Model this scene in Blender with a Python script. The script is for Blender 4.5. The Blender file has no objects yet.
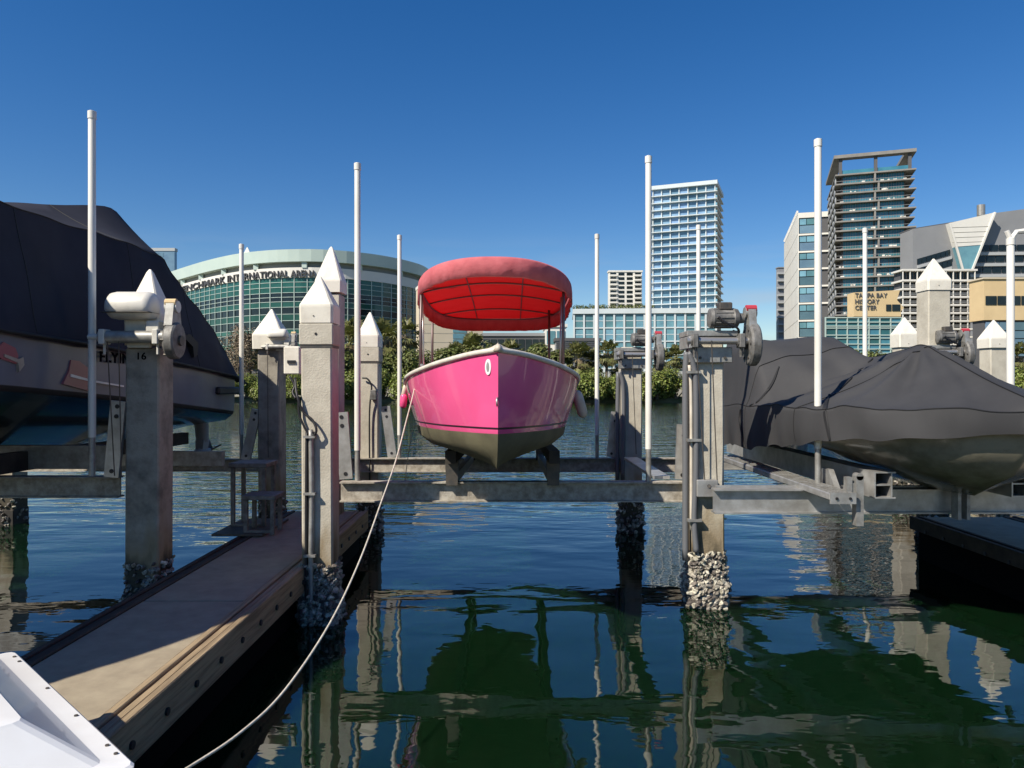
import bpy, math, random
from mathutils import Vector, Matrix

R = math.radians
F = 739.0            # focal length in pixels of a 1024 wide frame
H = 2.1              # eye height above the water
S = bpy.context.scene
COL = S.collection
rnd = random.Random(7)

# ------------------------------------------------------------------ camera, sky, sun, exposure
cd = bpy.data.cameras.new('camera')
cam = bpy.data.objects.new('camera', cd)
COL.objects.link(cam)
cam.location = (0, 0, H)
cam.rotation_euler = (R(90), 0, 0)
cd.sensor_width = 36.0
cd.lens = 36.0 * F / 1024.0
cd.clip_end = 6000
cd.clip_start = 0.05
S.camera = cam

SUN_EL, SUN_AZ = 44.0, 50.0        # azimuth: degrees to the left of straight behind the camera
to_sun = Vector((-math.sin(R(SUN_AZ)) * math.cos(R(SUN_EL)), -math.cos(R(SUN_AZ)) * math.cos(R(SUN_EL)), math.sin(R(SUN_EL))))
sl = bpy.data.lights.new('sun', 'SUN')
sl.energy = 5.0
sl.angle = R(0.53)
sl.color = (1.0, 0.92, 0.79)
so = bpy.data.objects.new('sun', sl)
so.rotation_euler = to_sun.to_track_quat('Z', 'Y').to_euler()
COL.objects.link(so)

w = bpy.data.worlds.new('World')
S.world = w
w.use_nodes = True
nt = w.node_tree
bg = nt.nodes['Background']
sky = nt.nodes.new('ShaderNodeTexSky')
sky.sky_type = 'NISHITA'
sky.sun_disc = False
sky.sun_elevation = R(SUN_EL)
sky.sun_rotation = math.atan2(to_sun.x, to_sun.y)
sky.air_density = 1.0
sky.dust_density = 0.15
sky.ozone_density = 3.0
gm = nt.nodes.new('ShaderNodeGamma')
gm.inputs['Gamma'].default_value = 0.98
hs = nt.nodes.new('ShaderNodeHueSaturation')
hs.inputs['Saturation'].default_value = 1.38
hs.inputs['Hue'].default_value = 0.509
hs.inputs['Value'].default_value = 1.15
# a few faint streaks of cloud low over the horizon
tc = nt.nodes.new('ShaderNodeTexCoord')
mp = nt.nodes.new('ShaderNodeMapping')
mp.inputs['Scale'].default_value = (2.2, 2.2, 16)
nz = nt.nodes.new('ShaderNodeTexNoise')
nz.inputs['Scale'].default_value = 2.6
nz.inputs['Detail'].default_value = 7
rp = nt.nodes.new('ShaderNodeMapRange')
rp.inputs['From Min'].default_value = 0.47
rp.inputs['From Max'].default_value = 0.75
rp.inputs['To Max'].default_value = 0.5
sx = nt.nodes.new('ShaderNodeSeparateXYZ')
lo = nt.nodes.new('ShaderNodeMapRange')
lo.inputs['From Min'].default_value = 0.20
lo.inputs['From Max'].default_value = 0.06
mu = nt.nodes.new('ShaderNodeMath'); mu.operation = 'MULTIPLY'
mx = nt.nodes.new('ShaderNodeMix'); mx.data_type = 'RGBA'
mx.inputs['B'].default_value = (5.2, 5.6, 6.2, 1)
L = nt.links.new
L(sky.outputs[0], gm.inputs[0]); L(gm.outputs[0], hs.inputs['Color'])
L(tc.outputs['Generated'], mp.inputs[0]); L(mp.outputs[0], nz.inputs['Vector'])
L(nz.outputs[0], rp.inputs[0]); L(tc.outputs['Generated'], sx.inputs[0]); L(sx.outputs['Z'], lo.inputs[0])
L(rp.outputs[0], mu.inputs[0]); L(lo.outputs[0], mu.inputs[1]); L(mu.outputs[0], mx.inputs['Factor'])
L(hs.outputs[0], mx.inputs['A']); L(mx.outputs['Result'], bg.inputs['Color'])
bg.inputs['Strength'].default_value = 0.075

S.view_settings.view_transform = 'Standard'
S.view_settings.look = 'None'
S.view_settings.gamma = 1
S.view_settings.use_curve_mapping = False
S.view_settings.exposure = 0.4
S.render.engine = 'CYCLES'
S.cycles.max_bounces = 8
S.cycles.transparent_max_bounces = 8
S.cycles.caustics_reflective = False
S.cycles.caustics_refractive = False

# ------------------------------------------------------------------ materials
def mat(name, col, rough=0.6, metal=0.0, col2=None, nscale=4.0, bump=0.0, bscale=30.0, spec=0.5, ridged=False, rand=0.0,
        trans=None, stretch=(1, 1, 1), lo=0.35, hi=0.65, coat=0.0, obj_rand=0.0):
    m = bpy.data.materials.new(name)
    m.use_nodes = True
    t = m.node_tree
    p = t.nodes['Principled BSDF']
    k = t.links.new
    c = (*col, 1)
    p.inputs['Base Color'].default_value = c
    p.inputs['Roughness'].default_value = rough
    p.inputs['Metallic'].default_value = metal
    p.inputs['Specular IOR Level'].default_value = spec
    if coat:
        p.inputs['Coat Weight'].default_value = coat
        p.inputs['Coat Roughness'].default_value = 0.03
    g = t.nodes.new('ShaderNodeTexCoord')
    mpn = t.nodes.new('ShaderNodeMapping')
    mpn.inputs['Scale'].default_value = stretch
    k(g.outputs['Object'], mpn.inputs[0])
    out = None
    if col2:
        n = t.nodes.new('ShaderNodeTexNoise')
        n.inputs['Scale'].default_value = nscale
        n.inputs['Detail'].default_value = 8
        n.inputs['Roughness'].default_value = 0.62
        k(mpn.outputs[0], n.inputs['Vector'])
        mr = t.nodes.new('ShaderNodeMapRange')
        mr.inputs['From Min'].default_value = lo
        mr.inputs['From Max'].default_value = hi
        k(n.outputs[0], mr.inputs[0])
        mi = t.nodes.new('ShaderNodeMix'); mi.data_type = 'RGBA'
        mi.inputs['A'].default_value = c
        mi.inputs['B'].default_value = (*col2, 1)
        k(mr.outputs[0], mi.inputs['Factor'])
        out = mi.outputs['Result']
        k(out, p.inputs['Base Color'])
    if rand or obj_rand:
        if rand:
            ge = t.nodes.new('ShaderNodeNewGeometry'); src = ge.outputs['Random Per Island']; amt = rand
        else:
            ge = t.nodes.new('ShaderNodeObjectInfo'); src = ge.outputs['Random']; amt = obj_rand
        h = t.nodes.new('ShaderNodeHueSaturation')
        r2 = t.nodes.new('ShaderNodeMapRange')
        r2.inputs['To Min'].default_value = 1 - amt
        r2.inputs['To Max'].default_value = 1 + amt
        k(src, r2.inputs[0]); k(r2.outputs[0], h.inputs['Value'])
        r3 = t.nodes.new('ShaderNodeMapRange')
        r3.inputs['To Min'].default_value = 0.5 - amt * 0.05
        r3.inputs['To Max'].default_value = 0.5 + amt * 0.04
        k(src, r3.inputs[0]); k(r3.outputs[0], h.inputs['Hue'])
        if out is not None: k(out, h.inputs['Color'])
        else: h.inputs['Color'].default_value = c
        k(h.outputs[0], p.inputs['Base Color'])
        out = h.outputs[0]
    if bump:
        b = t.nodes.new('ShaderNodeTexNoise')
        b.inputs['Scale'].default_value = bscale
        b.inputs['Detail'].default_value = 6
        if ridged: b.noise_type = 'RIDGED_MULTIFRACTAL'; b.inputs['Detail'].default_value = 2.5; b.inputs['Distortion'].default_value = .6
        k(mpn.outputs[0], b.inputs['Vector'])
        bn = t.nodes.new('ShaderNodeBump')
        bn.inputs['Strength'].default_value = 0.6
        bn.inputs['Distance'].default_value = bump
        k(b.outputs[0], bn.inputs['Height']); k(bn.outputs[0], p.inputs['Normal'])
    if trans:
        o = t.nodes['Material Output']
        tr = t.nodes.new('ShaderNodeBsdfTranslucent')
        tr.inputs['Color'].default_value = (*trans[0], 1)
        ms = t.nodes.new('ShaderNodeMixShader')
        ms.inputs[0].default_value = trans[1]
        k(p.outputs[0], ms.inputs[1]); k(tr.outputs[0], ms.inputs[2]); k(ms.outputs[0], o.inputs['Surface'])
    return m

def concrete_piling_mat(name='piling_concrete', ca=(0.54, 0.50, 0.41), cb=(0.35, 0.315, 0.25), sc=3.5):
    """grey cast concrete, marked by drips, with a dark and rusty tide band near the water"""
    m = mat(name, ca, 0.85, 0, cb, sc, 0.006, 60, lo=0.42, hi=0.75)
    t = m.node_tree; k = t.links.new
    p = t.nodes['Principled BSDF']
    prev = p.inputs['Base Color'].links[0].from_socket
    ge = t.nodes.new('ShaderNodeNewGeometry')
    sp = t.nodes.new('ShaderNodeSeparateXYZ'); k(ge.outputs['Position'], sp.inputs[0])
    n = t.nodes.new('ShaderNodeTexNoise'); n.inputs['Scale'].default_value = 7; n.inputs['Detail'].default_value = 6
    mpn = t.nodes.new('ShaderNodeMapping'); mpn.inputs['Scale'].default_value = (1, 1, 0.35)
    k(ge.outputs['Position'], mpn.inputs[0]); k(mpn.outputs[0], n.inputs['Vector'])
    a = t.nodes.new('ShaderNodeMath'); a.operation = 'MULTIPLY_ADD'
    a.inputs[1].default_value = 0.9
    k(n.outputs[0], a.inputs[0]); k(sp.outputs['Z'], a.inputs[2])
    def band(f0, f1, colour, prev):
        mr = t.nodes.new('ShaderNodeMapRange')
        mr.inputs['From Min'].default_value = f0; mr.inputs['From Max'].default_value = f1
        k(a.outputs[0], mr.inputs[0])
        mi = t.nodes.new('ShaderNodeMix'); mi.data_type = 'RGBA'
        k(mr.outputs[0], mi.inputs['Factor']); k(prev, mi.inputs['A'])
        mi.inputs['B'].default_value = (*colour, 1)
        return mi.outputs['Result']
    o1 = band(1.42, 1.05, (0.27, 0.21, 0.13), prev)
    o2 = band(1.08, 0.88, (0.065, 0.055, 0.035), o1)
    k(o2, p.inputs['Base Color'])
    return m

M = {}
M['concrete'] = concrete_piling_mat()
M['grimy_shade'] = concrete_piling_mat('grimy_shade_concrete', (0.34, 0.31, 0.255), (0.11, 0.10, 0.085), 5.0)  # blotches are grime; the base is also darkened for pilings standing in shade
M['cap'] = mat('fibreglass_cap', (0.76, 0.72, 0.62), 0.5, 0, (0.60, 0.55, 0.46), 6, 0.0015, 40, lo=0.5, hi=0.8)
M['shell'] = mat('oyster_shell', (0.46, 0.42, 0.35), 0.8, 0, (0.10, 0.085, 0.065), 22, 0.004, 90, rand=0.8)
M['galv'] = mat('galvanised_steel', (0.40, 0.40, 0.38), 0.5, 0.45, (0.22, 0.21, 0.19), 9, 0.001, 90)
M['alu'] = mat('weathered_aluminium', (0.50, 0.50, 0.49), 0.42, 0.55, (0.33, 0.32, 0.30), 7, 0.001, 60)
M['beam'] = mat('crusted_beam', (0.46, 0.43, 0.37), 0.8, 0.1, (0.24, 0.21, 0.17), 14, 0.006, 110)
M['darksteel'] = mat('dark_steel', (0.06, 0.06, 0.058), 0.55, 0.3, (0.12, 0.10, 0.08), 12, 0.001, 80)
M['greycast'] = mat('grey_casting', (0.22, 0.215, 0.205), 0.55, 0.2, (0.10, 0.095, 0.085), 14, 0.002, 60)
M['rubber'] = mat('black_rubber', (0.015, 0.015, 0.017), 0.5)
M['void'] = mat('shade_black_float', (0.004, 0.004, 0.004), 0.9, spec=0.1)  # black float, with the shadow under the deck put into its colour
M['hose'] = mat('grey_conduit', (0.13, 0.135, 0.145), 0.5)
M['red'] = mat('red_paint', (0.45, 0.04, 0.06), 0.5)
M['whitepaint'] = mat('white_enamel', (0.66, 0.64, 0.58), 0.4, 0, (0.5, 0.48, 0.42), 8, 0.001, 40, lo=0.5, hi=0.8)
M['pvc'] = mat('white_pvc', (0.74, 0.72, 0.66), 0.4, 0, (0.52, 0.47, 0.38), 3, 0.0, 10, lo=0.52, hi=0.85, stretch=(1, 1, .3))
M['wood'] = mat('weathered_timber', (0.36, 0.27, 0.16), 0.85, 0, (0.20, 0.145, 0.085), 3.0, 0.004, 14, stretch=(14, 0.7, 14), lo=0.4, hi=0.62)
M['deck'] = mat('sandy_dock_board', (0.35, 0.295, 0.205), 0.95, 0, (0.26, 0.215, 0.15), 7, 0.0015, 260, lo=0.35, hi=0.7)
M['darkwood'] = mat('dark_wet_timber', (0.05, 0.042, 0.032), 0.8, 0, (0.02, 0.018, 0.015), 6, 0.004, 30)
M['gel'] = mat('white_gelcoat', (0.80, 0.80, 0.79), 0.28, 0, (0.74, 0.73, 0.71), 3, 0, 10, coat=0.3)
M['pink'] = mat('pink_gelcoat', (0.80, 0.105, 0.28), 0.22, 0, (0.76, 0.09, 0.255), 2, 0.0, 8, coat=0.55)
M['stripe'] = mat('dark_pinstripe', (0.03, 0.012, 0.02), 0.35)
M['antifoul'] = mat('olive_bottom_paint', (0.165, 0.15, 0.09), 0.75, 0, (0.10, 0.09, 0.055), 3.0, 0.002, 40, lo=0.4, hi=0.7)
M['cream'] = mat('cream_trim', (0.66, 0.60, 0.50), 0.45, 0, (0.52, 0.46, 0.37), 8, 0.0, 10)
M['rail'] = mat('off_white_rail', (0.72, 0.68, 0.60), 0.4, 0, (0.58, 0.53, 0.45), 9, 0.0, 10)
M['canvas_red'] = mat('red_canopy_canvas', (0.62, 0.13, 0.135), 0.8, 0, (0.54, 0.095, 0.10), 5, 0.006, 9, trans=((0.78, 0.02, 0.035), 0.55))
M['canvas_pink'] = mat('faded_canopy_canvas', (0.74, 0.20, 0.22), 0.85, 0, (0.64, 0.15, 0.17), 9, 0.02, 9, trans=((0.6, 0.04, 0.05), 0.25))
M['frame'] = mat('dull_canopy_tube', (0.16, 0.12, 0.115), 0.45, 0.5)
M['tube'] = mat('steel_tube', (0.45, 0.43, 0.41), 0.35, 0.7)
M['navycover'] = mat('navy_boat_cover', (0.030, 0.032, 0.046), 0.9, 0, (0.020, 0.022, 0.034), 1.6, 0.02, 1.3, spec=.25, ridged=True)
M['blackcover'] = mat('charcoal_boat_cover', (0.047, 0.047, 0.049), 0.72, 0, (0.034, 0.034, 0.036), 1.3, 0.03, 1.5, spec=.35, stretch=(1, 1, .45), ridged=True)
M['strap'] = mat('black_webbing', (0.008, 0.008, 0.009), 0.7)
M['greyhull'] = mat('grey_gelcoat', (0.19, 0.20, 0.24), 0.25, 0, (0.155, 0.165, 0.20), 1.2, 0, 8, spec=.3)
M['tealhull'] = mat('dark_teal_bottom', (0.022, 0.05, 0.06), 0.2, 0, (0.012, 0.026, 0.035), 2.0, 0, 8, coat=0.4)
M['olivehull'] = mat('dull_olive_hull', (0.27, 0.245, 0.18), 0.25, 0, (0.17, 0.15, 0.105), 3.5, 0.006, 6, coat=0.4, lo=.4, hi=.6)
M['graphic'] = mat('faded_red_graphic', (0.34, 0.10, 0.12), 0.3)
M['black'] = mat('black_lettering', (0.004, 0.004, 0.005), 0.95, spec=0.02)
M['rope'] = mat('white_rope', (0.60, 0.56, 0.48), 0.9, 0, (0.40, 0.36, 0.29), 60, 0.002, 200)
M['yrope'] = mat('yellowed_rope', (0.45, 0.38, 0.22), 0.9)
M['bark'] = mat('palm_bark', (0.20, 0.16, 0.12), 0.9, 0, (0.11, 0.09, 0.065), 8, 0.03, 14)
M['leaf'] = mat('bush_leaf', (0.175, 0.205, 0.04), 0.55, rand=0.55, trans=((0.14, 0.20, 0.02), 0.2))
M['leafdark'] = mat('tree_leaf', (0.125, 0.14, 0.036), 0.6, rand=0.55, trans=((0.10, 0.15, 0.02), 0.2))
M['palmleaf'] = mat('palm_frond', (0.16, 0.16, 0.055), 0.5, rand=0.5, trans=((0.15, 0.17, 0.03), 0.2))
M['deadfrond'] = mat('dry_frond', (0.20, 0.155, 0.085), 0.8, rand=0.4)
M['drytwig'] = mat('dry_twig', (0.19, 0.145, 0.095), 0.8, rand=0.45)
M['land'] = mat('bank_ground', (0.16, 0.15, 0.09), 0.95, 0, (0.08, 0.10, 0.04), 0.3)
M['seawall'] = mat('pale_seawall', (0.42, 0.40, 0.35), 0.9, 0, (0.28, 0.26, 0.22), 0.8)
M['bwhite'] = mat('white_stucco', (0.74, 0.72, 0.66), 0.8, 0, (0.67, 0.65, 0.60), 0.15)
M['mint'] = mat('pale_mint_metal', (0.50, 0.60, 0.55), 0.5, 0, (0.46, 0.56, 0.52), 0.2)
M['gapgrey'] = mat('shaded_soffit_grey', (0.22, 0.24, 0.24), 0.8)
M['glass_green'] = mat('green_curtain_glass', (0.010, 0.062, 0.048), 0.12, 0, (0.02, 0.09, 0.068), 0.3, obj_rand=.3)
M['glass_black'] = mat('dark_curtain_glass', (0.006, 0.010, 0.012), 0.12, 0, (0.013, 0.022, 0.025), 0.4)
M['glass_blue'] = mat('blue_window_glass', (0.10, 0.17, 0.24), 0.12, 0, (0.14, 0.24, 0.31), 0.15, obj_rand=.45)
M['coolwhite'] = mat('cool_white_panel', (0.60, 0.66, 0.68), 0.7, 0, (0.54, 0.60, 0.62), 0.2)
M['glass_hotel'] = mat('sky_blue_window_glass', (0.14, 0.25, 0.38), 0.12, 0, (0.24, 0.38, 0.50), 0.12, obj_rand=.4)
M['glass_aqua'] = mat('aqua_window_glass', (0.16, 0.34, 0.40), 0.15, 0, (0.10, 0.22, 0.28), 0.2, obj_rand=.35)
M['glass_teal'] = mat('teal_window_glass', (0.03, 0.13, 0.17), 0.12, 0, (0.05, 0.19, 0.23), 0.25, obj_rand=.5)
M['mull'] = mat('pale_green_mullion', (0.42, 0.52, 0.48), 0.6)
M['beige'] = mat('beige_stone', (0.62, 0.53, 0.40), 0.85, 0, (0.56, 0.48, 0.36), 0.2)
M['tan'] = mat('tan_stone', (0.66, 0.50, 0.28), 0.85, 0, (0.60, 0.45, 0.25), 0.3)
M['grayclad'] = mat('grey_metal_cladding', (0.26, 0.265, 0.275), 0.6, 0, (0.23, 0.235, 0.245), 0.15)
M['lightclad'] = mat('light_grey_cladding', (0.42, 0.43, 0.43), 0.6)
M['darkclad'] = mat('dark_grey_cladding', (0.09, 0.09, 0.095), 0.7)
M['letter'] = mat('dark_sign_letter', (0.05, 0.05, 0.055), 0.6)
M['slab'] = mat('concrete_slab', (0.26, 0.25, 0.23), 0.8, 0, (0.20, 0.19, 0.175), 0.3)

def water_mat():
    m = bpy.data.materials.new('harbour_water')
    m.use_nodes = True
    t = m.node_tree; k = t.links.new
    p = t.nodes['Principled BSDF']
    p.inputs['Base Color'].default_value = (0.0034, 0.0135, 0.0048, 1)
    p.inputs['Roughness'].default_value = 0.015
    p.inputs['IOR'].default_value = 1.68
    ge = t.nodes.new('ShaderNodeNewGeometry')
    sp = t.nodes.new('ShaderNodeSeparateXYZ'); k(ge.outputs['Position'], sp.inputs[0])
    def noise(scale, st, detail, rot=0.0, dist=0.0):
        mpn = t.nodes.new('ShaderNodeMapping')
        mpn.inputs['Scale'].default_value = st
        mpn.inputs['Rotation'].default_value = (0, 0, rot)
        k(ge.outputs['Position'], mpn.inputs[0])
        n = t.nodes.new('ShaderNodeTexNoise')
        n.inputs['Scale'].default_value = scale
        n.inputs['Detail'].default_value = detail
        n.inputs['Distortion'].default_value = dist
        k(mpn.outputs[0], n.inputs['Vector'])
        return n.outputs[0]
    def math2(op, a, b):
        q = t.nodes.new('ShaderNodeMath'); q.operation = op
        for i, v in enumerate((a, b)):
            if isinstance(v, (int, float)): q.inputs[i].default_value = v
            else: k(v, q.inputs[i])
        return q.outputs[0]
    p.inputs['Subsurface Weight'].default_value = 1.0
    p.inputs['Subsurface Radius'].default_value = (0.35, 0.8, 0.6)
    p.inputs['Subsurface Scale'].default_value = 1.0
    near = noise(1.25, (0.55, 1.0, 1), 1.5, 0.25, 0.4)
    fine = noise(6.5, (0.5, 1.0, 1), 2.0, -0.2, 0.3)
    far = noise(2.1, (0.42, 1.0, 1), 3.0, 0.12, 0.2)
    # open channel is rougher than the sheltered slips
    mr = t.nodes.new('ShaderNodeMapRange')
    mr.inputs['From Min'].default_value = 8.5; mr.inputs['From Max'].default_value = 17.0
    k(sp.outputs['Y'], mr.inputs[0])
    hgt = math2('ADD', math2('MULTIPLY', near, 0.017), math2('MULTIPLY', fine, 0.0018))
    hgt = math2('ADD', hgt, math2('MULTIPLY', math2('MULTIPLY', far, mr.outputs[0]), 0.07))
    b = t.nodes.new('ShaderNodeBump')
    b.inputs['Strength'].default_value = 1.0
    b.inputs['Distance'].default_value = 1.0
    k(hgt, b.inputs['Height']); k(b.outputs[0], p.inputs['Normal'])
    return m
M['water'] = water_mat()

# ------------------------------------------------------------------ helpers
def P(px, py, Y):
    return Vector(((px - 512) / F * Y, Y, H + (384 - py) / F * Y))
def X(px, Y): return (px - 512) / F * Y
def Z(py, Y): return H + (384 - py) / F * Y

def rootof(o):
    while o.parent: o = o.parent
    return o

class MB:
    def __init__(s): s.v = []; s.f = []; s.m = []; s.cur = 0
    def add(s, vs, fs, mi=None):
        n = len(s.v)
        s.v += [tuple(q) for q in vs]
        s.f += [tuple(n + i for i in f) for f in fs]
        s.m += [s.cur if mi is None else mi] * len(fs)
    def box(s, x0, x1, y0, y1, z0, z1, mi=None):
        s.add([(x0, y0, z0), (x1, y0, z0), (x1, y1, z0), (x0, y1, z0), (x0, y0, z1), (x1, y0, z1), (x1, y1, z1), (x0, y1, z1)],
              [(0, 3, 2, 1), (4, 5, 6, 7), (0, 1, 5, 4), (1, 2, 6, 5), (2, 3, 7, 6), (3, 0, 4, 7)], mi)
    def cbox(s, x0, x1, y0, y1, z0, z1, c=0.008, mi=None):
        """box with its edges chamfered"""
        rings = []
        for z, i in ((z0, c), (z0 + c, 0), (z1 - c, 0), (z1, c)):
            a0, a1, b0, b1 = x0 + i, x1 - i, y0 + i, y1 - i
            rings.append([(a0 + c, b0, z), (a1 - c, b0, z), (a1, b0 + c, z), (a1, b1 - c, z), (a1 - c, b1, z), (a0 + c, b1, z), (a0, b1 - c, z), (a0, b0 + c, z)])
        s.loft(rings, True, True, mi)
    def loft(s, rings, closed=True, caps=True, mi=None):
        n = len(rings[0]); vs = [p for r in rings for p in r]; fs = []
        for i in range(len(rings) - 1):
            for j in range(n if closed else n - 1):
                a = i * n + j; b = i * n + (j + 1) % n
                fs.append((a, b, b + n, a + n))
        if caps and closed:
            fs.append(tuple(reversed(range(n)))); fs.append(tuple((len(rings) - 1) * n + j for j in range(n)))
        s.add(vs, fs, mi)
    def beam(s, a, b, wd, ht, mi=None, up=Vector((0, 0, 1))):
        a = Vector(a); b = Vector(b); d = (b - a).normalized()
        r = d.cross(up)
        if r.length < 1e-4: r = d.cross(Vector((0, 1, 0)))
        r.normalize(); u = r.cross(d)
        q = []
        for p in (a, b):
            for i, j in ((-1, -1), (1, -1), (1, 1), (-1, 1)):
                q.append(p + r * (i * wd / 2) + u * (j * ht / 2))
        s.add(q, [(0, 1, 2, 3), (7, 6, 5, 4), (0, 4, 5, 1), (1, 5, 6, 2), (2, 6, 7, 3), (3, 7, 4, 0)], mi)
    def tube(s, pts, rad, seg=10, mi=None, caps=True):
        pts = [Vector(p) for p in pts]
        n = len(pts)
        if not isinstance(rad, (list, tuple)): rad = [rad] * n
        rings = []
        ref = None
        for i, p in enumerate(pts):
            d = (pts[min(i + 1, n - 1)] - pts[max(i - 1, 0)]).normalized()
            if ref is None:
                ref = Vector((0, 0, 1)) if abs(d.z) < 0.9 else Vector((0, 1, 0))
            r = d.cross(ref).normalized(); u = r.cross(d).normalized(); ref = u
            rings.append([p + r * (math.cos(2 * math.pi * j / seg) * rad[i]) + u * (math.sin(2 * math.pi * j / seg) * rad[i]) for j in range(seg)])
        s.loft(rings, True, caps, mi)
    def prism(s, poly, y0, y1, mi=None):
        """outline in x,z pushed from y0 to y1"""
        n = len(poly)
        vs = [(x, y0, z) for x, z in poly] + [(x, y1, z) for x, z in poly]
        fs = [tuple(range(n)), tuple(reversed(range(n, 2 * n)))] + [(i, i + n, (i + 1) % n + n, (i + 1) % n) for i in range(n)]
        s.add(vs, fs, mi)
    def prismx(s, poly, x0, x1, mi=None):
        """outline in y,z pushed from x0 to x1"""
        n = len(poly)
        vs = [(x0, y, z) for y, z in poly] + [(x1, y, z) for y, z in poly]
        fs = [tuple(reversed(range(n))), tuple(range(n, 2 * n))] + [(i, (i + 1) % n, (i + 1) % n + n, i + n) for i in range(n)]
        s.add(vs, fs, mi)
    def build(s, name, mats, parent=None, smooth=False, angle=None, local=False, lab=None):
        me = bpy.data.meshes.new(name)
        base = Vector((0, 0, 0))
        if parent is not None and not local: base = Vector(rootof(parent).location)
        me.from_pydata([(a[0] - base.x, a[1] - base.y, a[2] - base.z) for a in s.v], [], s.f)
        if not isinstance(mats, (list, tuple)): mats = [mats]
        for m in mats: me.materials.append(m)
        for p, mi in zip(me.polygons, s.m):
            p.material_index = mi
            p.use_smooth = smooth
        me.validate(); me.update()
        import bmesh
        bm = bmesh.new(); bm.from_mesh(me); bmesh.ops.recalc_face_normals(bm, faces=bm.faces) if not getattr(s, 'open', False) else None
        bm.to_mesh(me); bm.free()
        if smooth and angle: me.set_sharp_from_angle(angle=R(angle))
        o = bpy.data.objects.new(name, me)
        COL.objects.link(o)
        if parent is not None: o.parent = parent
        if lab: o['label'] = lab
        return o

def thing(name, label, cat, loc=(0, 0, 0), group=None):
    o = bpy.data.objects.new(name, None)
    o.empty_display_size = 0.1
    COL.objects.link(o); o.location = loc
    tag(o, label, cat, group)
    return o
def tag(o, label=None, cat=None, group=None, kind=None):
    if label: o['label'] = label
    if cat: o['category'] = cat
    if group: o['group'] = group
    if kind: o['kind'] = kind
    return o
def dup(root, loc, rotz=0.0, scale=1.0, label=None, group=None):
    r = root.copy(); COL.objects.link(r); r.location = loc; r.rotation_euler = (0, 0, rotz); r.scale = (scale,) * 3
    if label: r['label'] = label
    if group: r['group'] = group
    for ch in list(root.children):
        c = ch.copy(); COL.objects.link(c); c.parent = r
        for g in ch.children:
            d = g.copy(); COL.objects.link(d); d.parent = c
    return r
def lerp(a, b, t): return a + (b - a) * t
def curve(keys, t):
    """smooth interpolation through (t, value) keys"""
    if t <= keys[0][0]: return keys[0][1]
    for i in range(len(keys) - 1):
        if t <= keys[i + 1][0]:
            p0 = keys[max(i - 1, 0)]; p1 = keys[i]; p2 = keys[i + 1]; p3 = keys[min(i + 2, len(keys) - 1)]
            h = p2[0] - p1[0]; u = (t - p1[0]) / h
            m1 = (p2[1] - p0[1]) / max(p2[0] - p0[0], 1e-6) * h
            m2 = (p3[1] - p1[1]) / max(p3[0] - p1[0], 1e-6) * h
            return (2*u**3 - 3*u**2 + 1) * p1[1] + (u**3 - 2*u**2 + u) * m1 + (-2*u**3 + 3*u**2) * p2[1] + (u**3 - u**2) * m2
    return keys[-1][1]
def linc(keys, t):
    if t <= keys[0][0]: return keys[0][1]
    for a, b in zip(keys, keys[1:]):
        if t <= b[0]: return lerp(a[1], b[1], (t - a[0]) / (b[0] - a[0]))
    return keys[-1][1]
def spline(pts, n=8):
    out = []
    pts = [Vector(p) for p in pts]
    ks = list(range(len(pts)))
    for i in range((len(pts) - 1) * n + 1):
        t = i / n
        out.append(Vector([curve([(k, pts[k][a]) for k in ks], t) for a in range(3)]))
    return out

def text_mb(body, size, depth, fn, bold=.012):
    """letters as mesh; fn maps (x, y, z) of the flat text to a place in the scene"""
    cu = bpy.data.curves.new('lettering', 'FONT')
    cu.body = body; cu.size = size; cu.extrude = depth / 2; cu.space_character = 1.05
    cu.align_x = 'LEFT'; cu.offset = size * bold
    o = bpy.data.objects.new('lettering', cu); COL.objects.link(o)
    bpy.context.view_layer.update()
    me = bpy.data.meshes.new_from_object(o.evaluated_get(bpy.context.evaluated_depsgraph_get()))
    vs = [v.co.copy() for v in me.vertices]
    x0 = min(v.x for v in vs); x1 = max(v.x for v in vs)
    mb = MB(); mb.open = True
    mb.add([fn((v.x - x0) / (x1 - x0), v.y / size, v.z) for v in vs], [tuple(p.vertices) for p in me.polygons])
    bpy.data.objects.remove(o); bpy.data.curves.remove(cu); bpy.data.meshes.remove(me)
    return mb

# ------------------------------------------------------------------ water and land
mb = MB(); mb.open = True
mb.add([(-700, -60, 0), (700, -60, 0), (700, 85, 0), (-700, 85, 0)], [(0, 1, 2, 3)])
tag(mb.build('water', M['water']), kind='structure')
mb = MB(); mb.open = True
mb.add([(-4000, 85.0, 0.6), (4000, 85.0, 0.6), (4000, 5000, 0.75), (-4000, 5000, 0.75), (-4000, 83.8, -0.6), (4000, 83.8, -0.6)], [(0, 1, 2, 3), (4, 5, 1, 0)])
tag(mb.build('ground', M['land']), kind='structure')

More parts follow.
